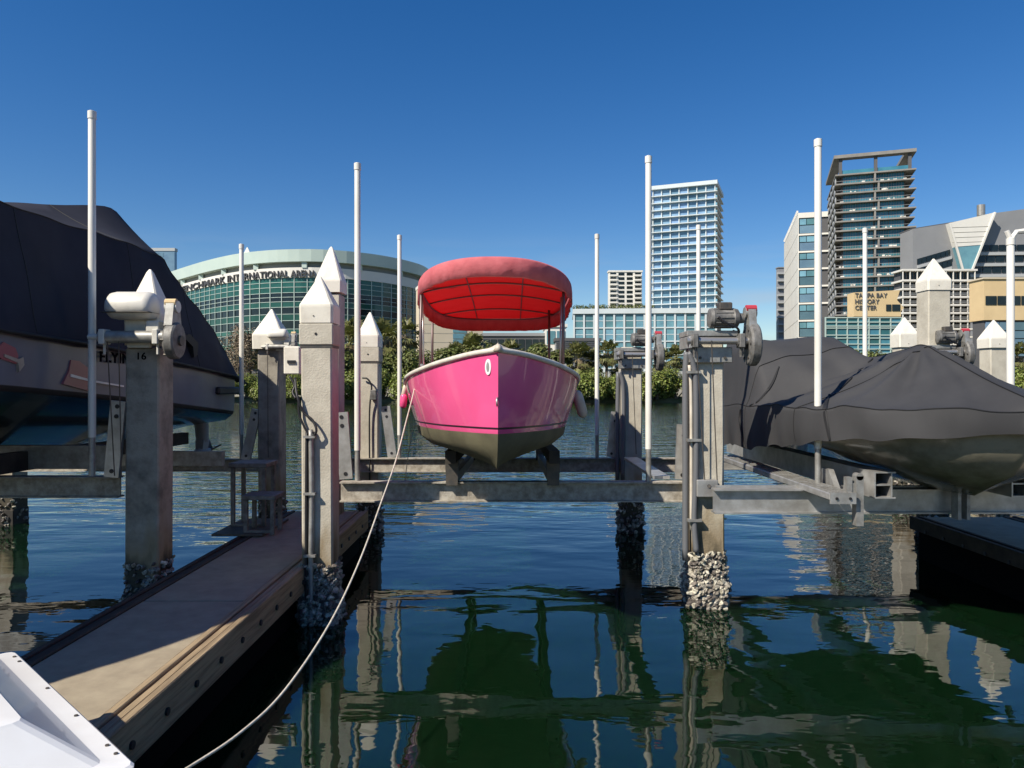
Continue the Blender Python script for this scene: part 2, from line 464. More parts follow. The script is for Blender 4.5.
# ------------------------------------------------------------------ buildings across the channel
def frame_fn(A, B):
    """local frame of a facade: u along it from A to B, v into the building"""
    A = Vector((A[0], A[1], 0)); B = Vector((B[0], B[1], 0))
    u = (B - A); Ln = u.length; u.normalize(); v = Vector((-u.y, u.x, 0))
    return A, u, v, Ln
class FB(MB):
    """boxes given in the frame of a facade"""
    def __init__(s, fr): super().__init__(); s.A, s.u, s.vv, s.L = fr
    def fbox(s, a0, a1, b0, b1, z0, z1, mi=None):
        n = len(s.v)
        s.box(a0, a1, b0, b1, z0, z1, mi)
        for i in range(n, len(s.v)):
            x, y, z = s.v[i]
            p = s.A + s.u * x + s.vv * y
            s.v[i] = (p.x, p.y, z)
    def fpoly(s, poly, b0, b1, mi=None):
        n = len(s.v); s.prism(poly, b0, b1, mi)
        for i in range(n, len(s.v)):
            x, y, z = s.v[i]; p = s.A + s.u * x + s.vv * y; s.v[i] = (p.x, p.y, z)

def windows(root, fr, cells, m, name='window', b0=-0.12, b1=0.25, limit=96, side=None):
    """every cell (a0, a1, z0, z1) is a window of its own, up to the limit; the rest one object"""
    rest = None
    for i, c in enumerate(cells):
        q = FB(fr)
        if i < limit:
            q.fbox(c[0], c[1], b0, b1, c[2], c[3]); q.build(name, m, root)
        else:
            if rest is None: rest = FB(fr)
            rest.fbox(c[0], c[1], b0, b1, c[2], c[3])
    if rest is not None:
        tag(rest.build(name, m, root), kind='stuff')

# --- arena: a drum of green glass under a pale roof band
Ya = 180.0
plan_px = [(60, 1.85), (110, 1.50), (150, 1.30), (180, 1.18), (210, 1.092), (240, 1.036), (270, 1.009), (300, 1.0), (325, 1.003), (350, 1.017), (372, 1.038), (390, 1.063), (405, 1.093), (418, 1.13), (427, 1.19), (431, 1.27), (429, 1.38), (420, 1.5)]
PLAN = [Vector((X(a_, Ya * k_), Ya * k_, 0)) for a_, k_ in plan_px]
PL = spline(PLAN, 12)
CUM = [0.0]
for a_, b_ in zip(PL, PL[1:]): CUM.append(CUM[-1] + (b_ - a_).length)
TOT = CUM[-1]
def wallpt(s_, off, z):
    """a point along the outer wall of the arena, pushed outwards"""
    d = min(max(s_, 0), 1) * TOT
    i = 0
    while i < len(PL) - 2 and CUM[i + 1] < d: i += 1
    u = (d - CUM[i]) / max(CUM[i + 1] - CUM[i], 1e-6)
    p = PL[i].lerp(PL[i + 1], u); t = (PL[min(i + 2, len(PL) - 1)] - PL[max(i - 1, 0)]).normalized()
    n = Vector((t.y, -t.x, 0))
    return Vector((p.x + n.x * off, p.y + n.y * off, z))
ACX, ACY = X(290, Ya * 1.3), Ya * 1.3
arena = thing('arena', 'round sports arena with green glass wall and pale roof band across the water', 'arena', (ACX, ACY, 0.75))
def drum(r0, r1, z0, z1, name, m, n=120):
    q = MB(); rings = []
    for i in range(n + 1):
        rings.append([wallpt(i / n, r0, z0), wallpt(i / n, r1, z0), wallpt(i / n, r1, z1), wallpt(i / n, r0, z1)])
    q.loft(rings, True, True)
    return q.build(name, m, arena)
za = lambda py: Z(py, Ya)
# core and roof
drum(-6, -1.2, 0.5, za(264), 'wall', M['darkclad'])
q = MB()
back = [Vector((X(400, Ya * 1.7), Ya * 1.7, 0)), Vector((X(330, Ya * 1.95), Ya * 1.95, 0)), Vector((X(200, Ya * 2.0), Ya * 2.0, 0))]
rings = []
for off, z_ in ((1.0, za(262)), (1.2, za(250)), (-5, za(248.6)), (-14, za(247.4))):
    rings.append([wallpt(i / 120, off, z_) for i in range(121)] + [Vector((p.x, p.y, z_)) for p in back])
q.loft(rings, True, True); q.build('roof', M['mint'], arena)
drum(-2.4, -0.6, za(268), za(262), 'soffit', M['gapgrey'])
for i in range(16):
    a_ = wallpt(.30 + i * .042, -.1, za(268)); b_ = wallpt(.30 + i * .042, -.1, za(262.1))
    q = MB(); q.beam(a_, b_, 1.2, 1.2); q.build('roof_strut', M['mint'], arena)
drum(-1.0, 0.3, za(277.5), za(267.5), 'sign_band', M['bwhite'])
for (y0, y1, k) in ((277.5, 287, 'glass_green'), (287, 292.5, 'glass_green'), (292.5, 301.5, 'glass_black'), (301.5, 307, 'glass_green'),
                    (307, 314, 'glass_black'), (314, 320.5, 'glass_green'), (320.5, 329, 'glass_black'), (329, 333, 'glass_green'), (333, 343, 'glass_black'), (343, 350, 'glass_green'), (350, 366, 'glass_black')):
    drum(-1.0, (0.0 if k == 'glass_black' else 0.06), za(y1), za(y0), 'glass_band', M[k])
q = MB()
nm = 100
for i in range(nm + 1):
    a_ = wallpt(i / nm, .12, 1.0); b_ = wallpt(i / nm, .12, za(277.6)); t_ = (wallpt(i / nm + .001, .12, 1) - wallpt(i / nm - .001, .12, 1)).normalized() * .085
    n_ = Vector((t_.y, -t_.x, 0)).normalized() * .1
    vs = [p + w_ for p in (a_, b_) for w_ in (-t_ - n_, -t_ + n_, t_ + n_, t_ - n_)]
    q.add(vs, [(0, 1, 2, 3), (7, 6, 5, 4), (0, 4, 5, 1), (1, 5, 6, 2), (2, 6, 7, 3), (3, 7, 4, 0)])
q.build('mullions', M['mull'], arena)
q = MB()
for y in (282, 287, 292.5, 297, 301.5, 307, 314, 320.5, 329, 334, 343):
    rings = []
    for i in range(97):
        rings.append([wallpt(i / 96, r, z) for r, z in ((.03, za(y) - .055), (.17, za(y) - .055), (.17, za(y) + .055), (.03, za(y) + .055))])
    q.loft(rings)
q.build('transoms', M['mull'], arena)
def s_at(px):
    best = min(range(2001), key=lambda i: abs(512 + wallpt(i / 2600, .5, 0).x / wallpt(i / 2600, .5, 0).y * F - px))
    return best / 2600
SPX = [(px, s_at(px)) for px in range(174, 322, 6)]
text_mb('BENCHMARK INTERNATIONAL ARENA', 1.0, 0.3, lambda u, v, d: wallpt(linc(SPX, lerp(178.5, 316, u)), .5 + d, za(277.2) + v * 2.35)).build('lettering', M['letter'], arena)
for px, hh, ww in ((224, 3.2, 2.6), (306, 1.0, 1.5), (351, .8, 1.2)):
    c = wallpt(s_at(px), -6, 0); x, y = c.x, c.y; q = MB()
    q.loft([[(x - ww, y - ww, za(249)), (x + ww, y - ww, za(249)), (x + ww, y + ww, za(249)), (x - ww, y + ww, za(249))],
            [(x - ww * .35, y - .3, za(249) + hh * .45), (x + ww * .35, y - .3, za(249) + hh * .45), (x + ww * .35, y + .3, za(249) + hh * .45), (x - ww * .35, y + .3, za(249) + hh * .45)],
            [(x - .1, y - .1, za(249) + hh), (x + .1, y - .1, za(249) + hh), (x + .1, y + .1, za(249) + hh), (x - .1, y + .1, za(249) + hh)]])
    q.build('roof_vent', M['bwhite'], arena)
# stone end block of the arena, with a green window strip
Yb = 172.0
fr = frame_fn((X(419, Yb), Yb), (X(483, Yb + 4), Yb + 4))
sb = thing('stone_hall', 'beige stone hall with a narrow green window beside the round arena', 'building', (X(417, Yb), Yb, 0.75))
q = FB(fr); q.fbox(0, fr[3], 0, 5, 0.5, Z(288, Yb)); q.build('wall', M['beige'], sb)
q = FB(fr); q.fbox(-.1, fr[3] + .1, -.1, 5.2, Z(288, Yb), Z(285, Yb)); q.build('roof', M['bwhite'], sb)
windows(sb, fr, [(8.0, 11.2, Z(y1, Yb), Z(y0, Yb)) for y0, y1 in ((321, 326), (327, 332), (333, 338), (339, 344), (345, 350))], M['glass_aqua'])
q = FB(fr)
for i in range(1, 9): q.fbox(0, fr[3], -.03, .02, Z(288 + i * 9, Yb) - .04, Z(288 + i * 9, Yb) + .04)
q.build('joint_line', M['seawall'], sb)

def low_building(name, label, px0, px1, y0, Y, depth, wall, roofm, floors, bays, glass, gh=0.62, roofpx=3, b_in=.5, Y2=None, z_low=0.75):
    fr = frame_fn((X(px0, Y), Y), (X(px1, Y2 or Y), Y2 or Y))
    root = thing(name, label, 'building', (X(px0, Y), Y, z_low))
    zt = Z(y0, Y)
    q = FB(fr); q.fbox(0, fr[3], 0, depth, 0.5, zt); q.build('wall', wall, root)
    q = FB(fr); q.fbox(-.3, fr[3] + .3, -.3, depth + .3, zt, zt + roofpx / F * Y); q.build('roof', roofm, root)
    if floors:
        fh = (zt - 0.9) / floors; bw = fr[3] / bays
        windows(root, fr, [(i * bw + bw * .08, (i + 1) * bw - bw * .08, 0.9 + f * fh + fh * (1 - gh) / 2, 0.9 + (f + 1) * fh - fh * (1 - gh) / 2) for f in range(floors) for i in range(bays)], glass)
    return root, fr, zt

r_, fr, zt = low_building('low_hall', 'low dark grey hall behind the treetops under the red canopy', 483, 546, 336, 165, 20, M['darkclad'], M['grayclad'], 3, 9, M['glass_black'])
r_, fr, zt = low_building('white_pavilion', 'small white pavilion with a glazed corner behind the canopy posts', 546, 566, 327, 160, 12, M['bwhite'], M['bwhite'], 3, 2, M['glass_aqua'])
r_, fr, zt = low_building('louvred_annex', 'dark louvred annex roof between the white pavilion and the hotel podium', 556, 600, 341, 155, 12, M['grayclad'], M['darkclad'], 0, 0, None)
q = FB(fr)
for i in range(9): q.fbox(0, fr[3], -.25, -.02, zt - .5 - i * .42, zt - .3 - i * .42)
q.build('louvre_panel', M['darkclad'], r_)

# --- hotel: slab tower on a glazed podium
Yh = 300.0
A_, B_ = (X(653, Yh), Yh), (X(715, Yh - 9), Yh - 9)
fr = frame_fn(A_, B_)
hotel = thing('hotel_tower', 'tall pale hotel tower with white floor slabs and blue windows behind the tall white pole', 'tower', (A_[0], A_[1], 0.75))
z0, z1 = Z(312, Yh), Z(190, Yh)
q = FB(fr); q.fbox(.5, fr[3] - .4, .9, 24, 0.5, z1); q.build('wall', M['lightclad'], hotel)
NF = 17; fh = (z1 - z0) / NF
for f in range(NF + 1):
    q = FB(fr)
    ov = 2.6 if f < NF else .6
    q.fbox(-ov, fr[3] + 1.0, -1.1, 23, z0 + f * fh - .16, z0 + f * fh + .16 + (1.2 if f == NF else 0)); q.build('floor_slab', M['coolwhite'], hotel)
bays = 7; bw = fr[3] / bays
for i in range(bays + 1):
    q = FB(fr); q.fbox(i * bw - .19, i * bw + .19, -.3, .88, z0 + .2, z1 - .2); q.build('column', M['coolwhite'], hotel)
cells = [(i * bw + .22, (i + 1) * bw - .22, z0 + f * fh + .22, z0 + (f + 1) * fh - .22) for f in range(NF - 1, -1, -1) for i in range(bays)]
cells.sort(key=lambda c: -c[2])
windows(hotel, fr, cells, M['glass_hotel'], b0=.25, b1=.88)
q = FB(fr)
for f in range(NF):
    q.fbox(-2.5, -.4, -1.0, -.94, z0 + f * fh + .3, z0 + f * fh + 1.2)
    q.fbox(fr[3] + .3, fr[3] + .95, -1.0, -.94, z0 + f * fh + .3, z0 + f * fh + 1.2)
tag(q.build('balcony_glass', M['glass_aqua'], hotel), kind='stuff')
q = FB(fr); q.fbox(fr[3] - .39, fr[3] + .02, 1.2, 22, 1.0, z1 - .3); q.build('end_wall', M['darkclad'], hotel)

Yp = 285.0
fr = frame_fn((X(574, Yp), Yp), (X(716, Yp - 4), Yp - 4))
pod = thing('hotel_podium', 'long glazed hotel podium with white frames and planted roof edge under the tower', 'building', (X(574, Yp), Yp, 0.75))
zt = Z(309, Yp)
q = FB(fr); q.fbox(0, fr[3], .6, 26, 0.5, zt - .4); q.build('wall', M['lightclad'], pod)
q = FB(fr); q.fbox(-.5, fr[3] + .4, -.5, 26, zt - 1.9, zt); q.build('roof', M['coolwhite'], pod)
nb = 14; bw = fr[3] / nb; rows = [(309.5 + 5, 327.5), (328.5, 341), (342, 354), (355, 368)]
cells = [(i * bw + .45, (i + 1) * bw - .45, Z(b, Yp), Z(a, Yp)) for a, b in rows for i in range(nb)]
windows(pod, fr, cells, M['glass_aqua'], b0=.3, b1=.58)
for i in range(nb + 1):
    q = FB(fr); q.fbox(i * bw - .35, i * bw + .35, -.1, .58, 1, zt - 1.92); q.build('column', M['coolwhite'], pod)
for a, b in rows:
    q = FB(fr); q.fbox(0, fr[3], -.02, .56, Z(b, Yp) - .45, Z(b, Yp) + .02); q.build('floor_slab', M['coolwhite'], pod)
    q = FB(fr); q.fbox(0, fr[3], .22, .56, Z((a + b) / 2, Yp) - .12, Z((a + b) / 2, Yp) + .12); q.build('transom', M['coolwhite'], pod)
def leaf_cloud(centres, radii, n, size, rr, up=0.35, flat=1.0):
    q = MB(); q.open = True
    for _ in range(n):
        i = rr.randrange(len(centres)); c = centres[i]; r = radii[i]
        d = Vector((rr.gauss(0, 1), rr.gauss(0, 1), rr.gauss(0, 1))).normalized()
        p = Vector(c) + Vector((d.x * r, d.y * r, d.z * r * flat)) * (rr.random() ** 0.45)
        nrm = (d + Vector((rr.uniform(-1, 1), rr.uniform(-1, 1), rr.uniform(-.3, 1))) * .8 + Vector((0, 0, up))).normalized()
        a = nrm.orthogonal().normalized(); b = nrm.cross(a)
        th = rr.uniform(0, 6.28); a, b = a * math.cos(th) + b * math.sin(th), b * math.cos(th) - a * math.sin(th)
        s1 = size * rr.uniform(.6, 1.3); s2 = s1 * rr.uniform(.45, .7)
        q.add([p - a * s1, p + b * s2, p + a * s1, p - b * s2], [(0, 1, 2, 3)])
    return q
rr = random.Random(3)
cs = [(X(574 + i * 2.4, Yp) , Yp + 1.5, zt + .6 + rr.random() * .7) for i in range(34)]
tag(leaf_cloud(cs, [1.1] * 34, 1500, .32, rr).build('roof_planting', M['leafdark']), 'dark row of low planting along the podium roof edge', 'planting', kind='stuff')

# small white block left of the hotel
Ys = 335.0
r_, fr, zt = low_building('apartment_block', 'smaller white apartment block with square dark windows beside the hotel tower', 609, 642, 272, Ys, 4, M['bwhite'], M['bwhite'], 0, 0, None, roofpx=1.6)
fh = (Z(272, Ys) - Z(308, Ys)) / 8; bw = fr[3] / 4
windows(r_, fr, [(i * bw + bw * .14, (i + 1) * bw - bw * .14, Z(308, Ys) + f * fh + fh * .25, Z(308, Ys) + (f + 1) * fh - fh * .15) for f in range(8) for i in range(4)], M['glass_black'])
for f in range(8):
    q = FB(fr); q.fbox(.4, bw * 1.0, -.9, -.1, Z(308, Ys) + f * fh + .1, Z(308, Ys) + f * fh + .8); q.build('balcony', M['bwhite'], r_)
    q = FB(fr); q.fbox(bw * 3.05, bw * 4 - .4, -.9, -.1, Z(308, Ys) + f * fh + .1, Z(308, Ys) + f * fh + .8); q.build('balcony', M['bwhite'], r_)

# tip of a far tower seen over the navy cover
r_, fr, zt = low_building('distant_tower', 'tip of a distant blue grey tower seen just above the navy boat cover', 140, 174.5, 251, 420, 3, M['glass_blue'], M['lightclad'], 0, 0, None)
windows(r_, fr, [(1 + i * 2.6, 3.0 + i * 2.6, zt - 3.4 - f * 3.2, zt - 1 - f * 3.2) for f in range(6) for i in range(5)], M['glass_blue'])

# --- dark condominium tower with deep balconies
A_, B_ = (100.8, 230.0), (121.3, 223.0)
fr = frame_fn(A_, B_); Lf = fr[3]; D = 32
ct = thing('balcony_tower', 'tall dark glass tower with deep concrete balconies and an open frame roof', 'tower', (100.8, 230, 0.75))
z1 = Z(172, 226); z0 = Z(352, 226)
q = FB(fr); q.fbox(1.6, Lf - 2.2, 1.3, D - 1.5, 0.5, z1); q.build('wall', M['darkclad'], ct)
NF = 19; fh = (z1 - z0) / NF
for f in range(NF + 1):
    q = FB(fr); q.fbox(-.2, Lf + (.6 if f % 2 else .2), -.4, D, z0 + f * fh - .22, z0 + f * fh + .22); q.build('floor_slab', M['slab'], ct)
cells = []
for f in range(NF - 1, -1, -1):
    for i in range(4):
        a0 = 2.1 + i * (Lf - 4.6) / 4; cells.append((a0 + .1 + (.35 if i == 2 else 0), a0 + (Lf - 4.6) / 4 - .1, z0 + f * fh + .3, z0 + (f + 1) * fh - .3))
windows(ct, fr, cells, M['glass_teal'], b0=1.0, b1=1.28)
q = FB(fr)
for f in range(NF):
    n = 24
    for i in range(n):
        a0 = 2.1 + i * (Lf - 4.6) / n; q.fbox(a0 - .04, a0 + .04, .88, .99, z0 + f * fh + .24, z0 + (f + 1) * fh - .24)
q.build('mullions', M['grayclad'], ct)
rails = FB(fr)
for f in range(NF):
    rails.fbox(.0, Lf + .2, -.35, -.3, z0 + f * fh + .9, z0 + f * fh + 1.0)
    rails.fbox(-.15, -.1, -.2, D - 1, z0 + f * fh + .25, z0 + f * fh + 1.0)
rails.build('balcony_rail', M['grayclad'], ct)
for f in range(NF):
    q = FB(fr); q.fbox(Lf * .52 + (.5 if f % 2 else -.5), Lf * .52 + (1.0 if f % 2 else 0), -.3, .98, z0 + f * fh + .24, z0 + (f + 1) * fh - .24); q.build('fin_wall', M['slab'], ct)
rr = random.Random(11)
for f in range(NF):
    q = FB(fr)
    for i in range(4):
        b0 = 1.5 + i * 8 + (f % 2) * 3
        q.fpoly([(0, z0 + f * fh + .3), (.2, z0 + f * fh + .3), (.2, z0 + (f + 1) * fh - .3), (-.0, z0 + (f + 1) * fh - .3)], b0, b0 + 3.2)
    q.build('side_panel', M['lightclad'], ct)
q = FB(fr)
for f in range(NF):
    for _ in range(5):
        a0 = rr.uniform(.6, Lf - 1.5); q.fbox(a0, a0 + rr.uniform(.4, 1.1), .3, .9, z0 + f * fh + .24, z0 + f * fh + rr.uniform(.55, .9))
tag(q.build('balcony_furniture', M['bwhite'], ct), kind='stuff')
zr = Z(155, 226)
q = FB(fr); q.fbox(-.6, Lf + .6, -.8, 2.2, zr - .1, zr + .9); q.fbox(-.6, 2.2, 2.2, D, zr - .1, zr + .9); q.fbox(Lf - 2.2, Lf + .6, 2.2, D, zr - .1, zr + .9)
q.build('roof_frame', M['slab'], ct)
for a0 in (.9, Lf * .5, Lf - 1.5):
    q = FB(fr); q.fbox(a0, a0 + .9, .1, 1.2, z1 + .22, zr - .12); q.build('roof_column', M['darkclad'], ct)
q = FB(fr); q.fbox(1.0, Lf - 1, .4, .46, z1 + .3, z1 + 1.5); q.build('parapet_glass', M['glass_teal'], ct)

# --- white side tower left of it
Ac, Bk = (100.6, 260.0), (116.7, 317.0)
v_ = Vector((Bk[0] - Ac[0], Bk[1] - Ac[1], 0)); u_ = Vector((v_.y, -v_.x, 0)).normalized()
B2 = (Ac[0] + u_.x * 11, Ac[1] + u_.y * 11)
fr = frame_fn(Ac, B2)
wt = thing('white_side_tower', 'narrow tower with a bright white side wall left of the balcony tower', 'tower', (Ac[0], Ac[1], 0.75))
zt = Z(213, 260)
q = FB(fr); q.fbox(.3, fr[3], .5, v_.length, 0.5, zt - .3); q.build('wall', M['darkclad'], wt)
q = FB(fr); q.fbox(0, .28, 0, v_.length, 0.5, zt); q.build('side_wall', M['bwhite'], wt)
q = FB(fr); q.fbox(.28, fr[3], 0, .48, zt - 1.8, zt); q.build('parapet', M['bwhite'], wt)
fh = 6.05
for f in range(9):
    zz = zt - 2 - f * fh
    windows(wt, fr, [(.6, 2.7, zz - 2.2, zz - .2), (2.9, 5.4, zz - 2.2, zz - .2)], M['glass_aqua'], b0=.2, b1=.47)
    windows(wt, fr, [(.6, 5.4, zz - 5.2, zz - 2.5)], M['glass_blue'], b0=.3, b1=.47)
    q = FB(fr); q.fbox(.28, fr[3], -.1, .47, zz - 6.0, zz - 5.4); q.build('floor_slab', M['bwhite'], wt)
    q = FB(fr); q.fbox(-.03, .0, 0, v_.length, zz - 5.55, zz - 5.4); q.build('joint_line', M['seawall'], wt)
q = FB(fr)
for i in range(22): q.fbox(-.5, .1, i * 2.6, i * 2.6 + .5, zt + .02, zt + .8)
q.build('parapet_teeth', M['bwhite'], wt)
r_, fr, zt = low_building('slim_grey_block', 'slim grey block with stacked balconies behind the bright white side wall', 778.5, 788, 268, 345, 3, M['grayclad'], M['grayclad'], 0, 0, None, roofpx=1)
for f in range(12):
    q = FB(fr); q.fbox(-.8, 3, -1.2, -.02, zt - 3 - f * 3.4, zt - 2.2 - f * 3.4); q.build('balcony', M['lightclad'], r_)

# --- angular grey institute building with an inverted white wedge
Yg = 212.0
gi = thing('angular_institute', 'angular grey clad building with a white wedge narrowing down between window rows', 'building', (X(950, Yg), Yg, 0.75))
def pz(pl): return [(X(a, Yg), Z(b, Yg)) for a, b in pl]
def slabp(pl, y0, y1, name, m):
    q = MB(); q.prism(pz(pl), y0, y1); return q.build(name, m, gi)
slabp([(913, 345), (960, 345), (960, 272), (952, 223), (913, 229)], Yg, Yg + 7, 'wall', M['grayclad'])
slabp([(960, 345), (1120, 345), (1120, 196), (990, 213.5), (966, 272), (960, 272)], Yg + .3, Yg + 7, 'wall', M['grayclad'])
slabp([(945.5, 224.5), (990, 214), (977.8, 246), (952.2, 248)], Yg - 2.0, Yg + 6, 'wedge_panel', M['bwhite'])
slabp([(952.2, 248), (977.8, 246), (967, 273), (959, 273)], Yg - 1.9, Yg + 5.9, 'wedge_glass', M['glass_aqua'])
q = MB(); q.beam((X(945.3, Yg), Yg - 2.1, Z(224.5, Yg)), (X(959, Yg), Yg - 2.1, Z(273, Yg)), .4, .5); q.build('wedge_edge', M['bwhite'], gi)
q = MB(); q.beam((X(990.3, Yg), Yg - 2.1, Z(214, Yg)), (X(967, Yg), Yg - 2.1, Z(273, Yg)), .4, .5); q.build('wedge_edge', M['bwhite'], gi)
for yy in (229, 234, 239, 244):
    q = MB(); q.beam((X(948, Yg), Yg - 2.03, Z(yy, Yg)), (X(984 - (yy - 229) * .35, Yg), Yg - 2.03, Z(yy - 1.2, Yg)), .08, .08); q.build('panel_joint', M['seawall'], gi)
def strip(pa, pb, hpx, n, yo):
    for i in range(n):
        a = lerp(pa[0], pb[0], i / n); b = lerp(pa[0], pb[0], (i + .88) / n)
        ya = lerp(pa[1], pb[1], i / n); yb = lerp(pa[1], pb[1], (i + .88) / n)
        q = MB(); q.prism(pz([(a, ya + hpx), (b, yb + hpx), (b, yb), (a, ya)]), yo - .25, yo + .02); q.build('window', M['glass_black'], gi)
for k in range(3):
    strip((917, 259 + k * 10.5), (950 + k * 2, 249.5 + k * 10.5), 5.6, 7, Yg)
    q = MB(); q.prism(pz([(917, 268.5 + k * 10.5), (951, 259 + k * 10.5), (951, 256 + k * 10.5), (917, 265.5 + k * 10.5)]), Yg - .5, Yg - .02); q.build('sill_band', M['lightclad'], gi)
    strip((981 - k * 4, 245 + k * 11), (1100, 243.5 + k * 11), 6.0, 13, Yg + .3)
    q = MB(); q.prism(pz([(978 - k * 4, 255.5 + k * 11), (1100, 254 + k * 11), (1100, 251 + k * 11), (978 - k * 4, 252.5 + k * 11)]), Yg - .3, Yg + .28); q.build('sill_band', M['lightclad'], gi)
q = MB(); q.prism(pz([(913, 229.2), (1120, 196.2), (1120, 194.5), (913, 227.6)]), Yg + 1.5, Yg + 7.5); q.build('roof', M['darkclad'], gi)
q = MB(); q.tube([P(981, 216, Yg + 10), P(981, 205, Yg + 10)], 1.1, 12); q.build('roof_vent', M['galv'], gi)
q = MB(); q.box(X(976, Yg + 12), X(986, Yg + 12), Yg + 9, Yg + 14, Z(218, Yg), Z(211, Yg)); q.build('roof_housing', M['slab'], gi)

# --- louvred parking / balcony block
Yl = 172.0
fr = frame_fn((X(903, Yl), Yl), (X(975, Yl), Yl))
lb = thing('striped_block', 'white framed block with closely stacked open floors in front of the grey institute', 'building', (X(903, Yl), Yl, 0.75))
q = FB(fr); q.fbox(.5, fr[3] - .2, 1.6, 5, .5, Z(271, Yl)); q.build('wall', M['darkclad'], lb)
nb = 10; bw = fr[3] / nb
lev = [270, 280.5, 289, 297, 305, 313, 321, 329, 337, 345, 353]
for k, y in enumerate(lev):
    q = FB(fr); q.fbox(-.2, fr[3] + .5, -.2, 5, Z(y, Yl) - .2, Z(y, Yl) + .22); q.build('floor_slab', M['bwhite'], lb)
q = FB(fr)
for y0, y1 in zip(lev, lev[1:]):
    if y0 > 270: q.fbox(0, fr[3], -.14, -.09, Z(y1, Yl) + .85, Z(y1, Yl) + .95); q.fbox(0, fr[3], -.14, -.09, Z(y1, Yl) + .5, Z(y1, Yl) + .58)
q.build('railing', M['lightclad'], lb)
for i in range(nb + 1):
    q = FB(fr); q.fbox(i * bw - .07, i * bw + .07, -.1, .2, 1, Z(270, Yl) - .22); q.build('column', M['bwhite'], lb)
windows(lb, fr, [(i * bw + .25, (i + 1) * bw - .25, Z(y1, Yl) + .35, Z(y0, Yl) - .35) for y0, y1 in zip(lev, lev[1:]) for i in range(nb)], M['glass_black'], b0=1.35, b1=1.58)
# --- history museum: tan walls with lettering over a glazed base
Ym = 150.0
hm = thing('history_museum', 'tan history centre with dark lettering above a green glazed base', 'museum', (X(853, Ym), Ym, 0.75))
q = MB(); q.prism([(X(a, Ym), Z(b, Ym)) for a, b in ((854, 316.5), (901, 316.5), (901, 311), (904, 308), (897, 300), (900, 290), (854, 292.5))], Ym, Ym + 3); q.build('wall', M['tan'], hm)
q = MB(); q.box(X(886, Ym), X(891, Ym), Ym - .12, Ym - .01, Z(311, Ym), Z(304.5, Ym)); q.build('window', M['glass_black'], hm)
q = MB(); q.box(X(892, Ym), X(900, Ym), Ym - .12, Ym - .01, Z(311, Ym), Z(304.5, Ym)); q.build('window', M['glass_black'], hm)
q = MB(); q.box(X(826, Ym), X(902, Ym), Ym + .6, Ym + 3, .5, Z(316.6, Ym)); q.build('base_wall', M['darkclad'], hm)
fr = frame_fn((X(826, Ym), Ym), (X(902, Ym), Ym))
nb = 7; bw = fr[3] / nb
windows(hm, fr, [(i * bw + .12, (i + 1) * bw - .12, Z(b, Ym) + .1, Z(a, Ym) - .1) for a, b in ((317.5, 326), (326, 335), (335, 344), (344, 353), (353, 364)) for i in range(nb)], M['glass_teal'], b0=.3, b1=.58)
q = FB(fr)
for i in range(nb + 1): q.fbox(i * bw - .1, i * bw + .1, .1, .4, 1, Z(317, Ym))
for y in (317.5, 322, 326, 328, 335, 338, 344, 349, 353): q.fbox(0, fr[3], .08, .38, Z(y, Ym) - .1, Z(y, Ym) + .1)
q.build('mullions', M['mull'], hm)
for k, (tx, wpx) in enumerate((('TAMPA BAY', 32), ('HISTORY', 24), ('CENTER', 21.5))):
    bb = 297.4 + k * 6.2
    text_mb(tx, 1.0, .1, lambda u, v, d, w_=wpx, b_=bb: (lerp(X(855, Ym), X(855 + w_, Ym), u), Ym - .1 - d, Z(b_, Ym) + v * 1.25)).build('lettering', M['darkclad'], hm)
# its tan wing further along
tw = thing('museum_wing', 'tan stone wing with a dark window row beyond the striped block', 'building', (X(985, Ym), Ym, 0.75))
q = MB(); q.box(X(984, 155), X(1120, 155), 155, 160, Z(320, 155), Z(279, 155)); q.build('wall', M['tan'], tw)
q = MB(); q.box(X(986, 155), X(1118, 155), 155.6, 159.5, .5, Z(320, 155) - .01); q.build('base_wall', M['darkclad'], tw)
fr = frame_fn((X(984, 155), 155), (X(1120, 155), 155))
windows(tw, fr, [(.3 + i * 2.5, 2.6 + i * 2.5, Z(305, 155), Z(296, 155)) for i in range(11)], M['glass_black'])
windows(tw, fr, [(.6 + i * 2.9, 3.3 + i * 2.9, Z(b, 155), Z(a, 155)) for a, b in ((322, 330), (331, 338), (339, 346), (347, 356)) for i in range(9)], M['glass_blue'], b0=.3, b1=.58)
q = FB(fr); q.fbox(-.3, 28.8, -.3, 5.3, Z(279, 155), Z(277.5, 155)); q.build('roof', M['beige'], tw)

